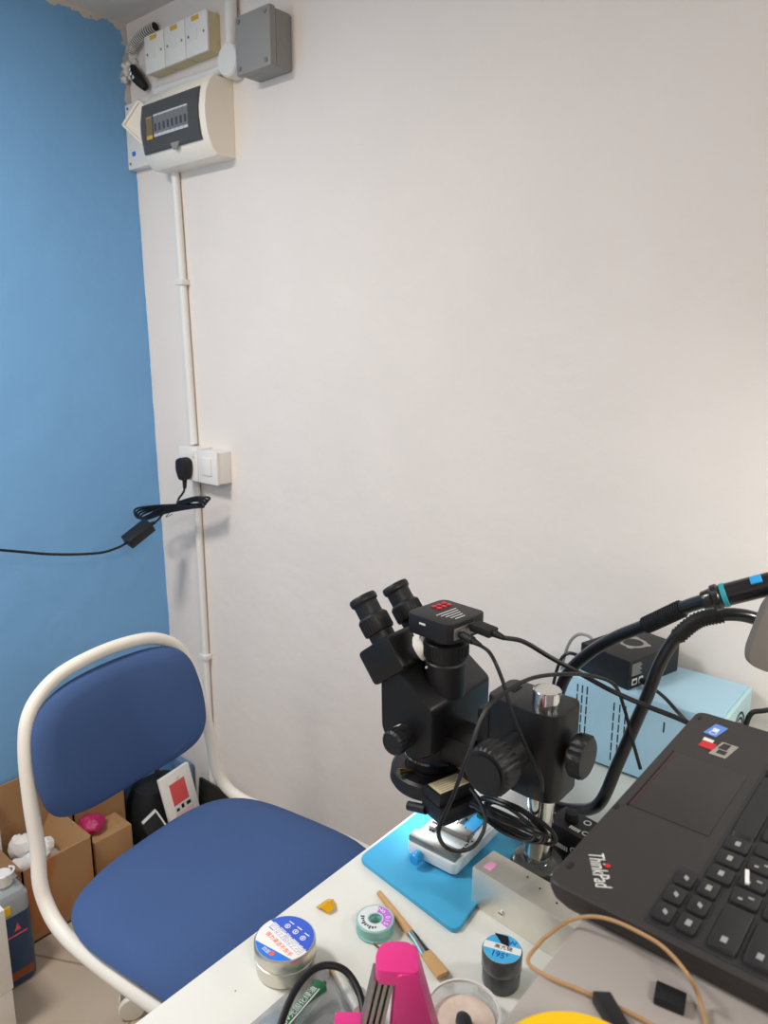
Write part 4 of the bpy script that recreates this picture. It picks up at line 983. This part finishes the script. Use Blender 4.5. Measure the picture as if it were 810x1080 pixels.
S0, S1 = Vector((1.386, -.705, DZ+.0055)), Vector((1.450, -.738, DZ+.021)); dv = S1-S0; dn = dv.normalized()
B().cyl(S0, S0+dn*.012, .0058, .0046, n=16).out('bristle_head', 'bristle', t)
B().cyl(S0+dn*.011, S1, .0048, .0050, n=16).out('handle', 'steel', t)
b = B(); b.tube([(1.452, -.845, DZ+.003), (1.430, -.828, DZ+.018), (1.412, -.800, DZ+.034), (1.402, -.768, DZ+.044), (1.405, -.742, DZ+.046), (1.422, -.728, DZ+.042), (1.445, -.732, DZ+.035), (1.464, -.746, DZ+.026), (1.472, -.760, DZ+.016)], .0034, 10, 8)
solo(b, 'cable_loop', 'cable', 'thick black cable loop standing over the clear pouch', 'cable', (1.45, -.845, DZ))
# pink tool holder
t = T('tool_holder', 'hot pink plastic tool holder with upright grey steel blades at the bottom of the desk', 'tool holder', (1.527, -.777, DZ), math.radians(40))
b = B(); b.prism(roundpoly([(.0165, .150), (-.001, .150), (-.004, .10), (-.010, .0), (.056, .0), (.037, .07)], .006, 4), -.020, .012, .002, TR(0, 0, .0005, PI/2)); b.out('tower', 'pink', t, world=False)
b = B(); b.prism(roundpoly([(-.0175, -.009), (.0175, -.012), (.0175, .012), (.010, .022), (-.010, .022), (-.0175, .012)], .007, 4), .138, .152, .003); b.out('hood', 'pink', t, world=False)
b = B(); b.box(-.052, -.0105, -.014, .018, .0005, .086, .004); b.out('cup', 'pink', t, world=False)
for k in range(4):
    B().box(-.0015, .0015, -.006, .012, 0, .060, .0004, TR(-.0295+k*.0048, 0, .080, 0, math.radians(11), 0)).out('blade', 'steel_dark', t, world=False)
b = B()
for i in range(22):
    x_, y_ = random.uniform(1.30, 1.53), random.uniform(-.85, -.60)
    b.box(-.0007, .0007, -.0004, .0004, 0, .0005, 0, TR(x_, y_, DZ+.0002, 0, 0, random.uniform(0, 3)))
o = solo(b, 'solder_specks', 'steel_dark', 'scattered dark specks and solder crumbs on the white desktop', 'specks', (1.4, -.7, DZ)); o['kind'] = 'stuff'

# ------------------------------------------------------------------ light
def area(name, loc, size, power, col, rot=(0, 0, 0), sy=None):
    l = bpy.data.lights.new(name, 'AREA'); l.energy = power; l.color = col; l.size = size; l.shape = 'RECTANGLE'; l.size_y = sy or size
    o = bpy.data.objects.new(name, l); C.objects.link(o); o.location = loc; o.rotation_euler = rot; return o
def point_fill(name, loc, r, power, col):
    l = bpy.data.lights.new(name, 'POINT'); l.energy = power; l.color = col; l.shadow_soft_size = r
    o = bpy.data.objects.new(name, l); C.objects.link(o); o.location = loc; return o
area('ceiling_lamp', (.52, -1.22, 2.15), .30, 19.5, (1, .955, .90))
area('ceiling_lamp', (2.75, -1.45, 2.15), .45, 15.5, (1, .95, .90))
point_fill('ceiling_fill', (.50, -1.60, 1.74), .13, 9, (1, .955, .90))  # added fill point, brightens the ceiling and upper walls, no fixture of its own
point_fill('ceiling_fill', (2.70, -1.45, 2.00), .18, 4, (1, .955, .90))  # second added fill point, on the right side of the room
dl = area('desk_fill_light', (1.98, -.28, 1.345), .09, 1.6, (.97, 1, .95), (0, math.radians(34), 0)); dl.data.shape = 'DISK'  # added light from out of view, brightens desk and wall by the station
t = T('added_desk_lamp', 'white desk lamp with a round shade, added out of view to light the desk and wall', 'lamp', (2.14, -.22, DZ))  # unseen lamp body added around that light, its shade shields the wall
B().lathe([(.075, .0005), (.075, .010), (.068, .016), (.012, .018)], 40, TR(2.14, -.22, DZ)).out('base', 'chairwhite', t)
B().tube([(2.14, -.22, DZ+.017), (2.14, -.22, 1.20), (2.125, -.23, 1.36), (2.07, -.255, 1.425), (2.01, -.275, 1.405)], .008, 14).out('stem', 'chairwhite', t)
Ml = TR(1.98, -.28, 1.345, 0, math.radians(34), 0)
b = B(); b.ringtube([(.074, -.030), (.076, -.030), (.060, .030), (.030, .055), (.012, .058), (.012, .056), (.029, .053), (.058, .029)], 44, Ml); b.lathe([(.013, .054), (.013, .074), (.009, .078)], 20, Ml); b.out('shade', 'chairwhite', t)
l_ = bpy.data.lights.new('ring_light_lamp', 'AREA'); l_.shape = 'DISK'; l_.size = .085; l_.energy = .13; l_.color = (.85, .95, 1)
o_ = bpy.data.objects.new('ring_light_lamp', l_); C.objects.link(o_); o_.location = (RX, RY, RZ-.0175)
w = bpy.data.worlds.new('world'); bpy.context.scene.world = w; w.use_nodes = True
w.node_tree.nodes['Background'].inputs[0].default_value = (.9, .95, 1, 1); w.node_tree.nodes['Background'].inputs[1].default_value = .3

# ------------------------------------------------------------------ camera
cd = bpy.data.cameras.new('camera'); co = bpy.data.objects.new('camera', cd); C.objects.link(co)
cd.sensor_fit = 'VERTICAL'; cd.sensor_height = 24; cd.lens = 24*780/1080; cd.clip_start = .02
Rv = Vector((0.765194, 0.643772, 0.005968)); Uv = Vector((-0.141610, 0.159261, 0.977027)); Fv = Vector((-0.628033, 0.748460, -0.213030))
mw = Matrix((Rv, Uv, -Fv)).transposed().to_4x4(); mw.translation = Vector((1.84, -1.17, 1.38)); co.matrix_world = mw
cd.dof.use_dof = True; cd.dof.focus_distance = 1.0; cd.dof.aperture_fstop = 8.0
bpy.context.scene.camera = co
vs_ = bpy.context.scene.view_settings
bpy.context.scene.display_settings.display_device = 'sRGB'
vs_.view_transform = 'Standard'; vs_.look = 'None'; vs_.gamma = 1; vs_.use_curve_mapping = False; vs_.exposure = 0.06
bpy.context.scene.cycles.use_denoising = True
bpy.context.scene.cycles.max_bounces = 8
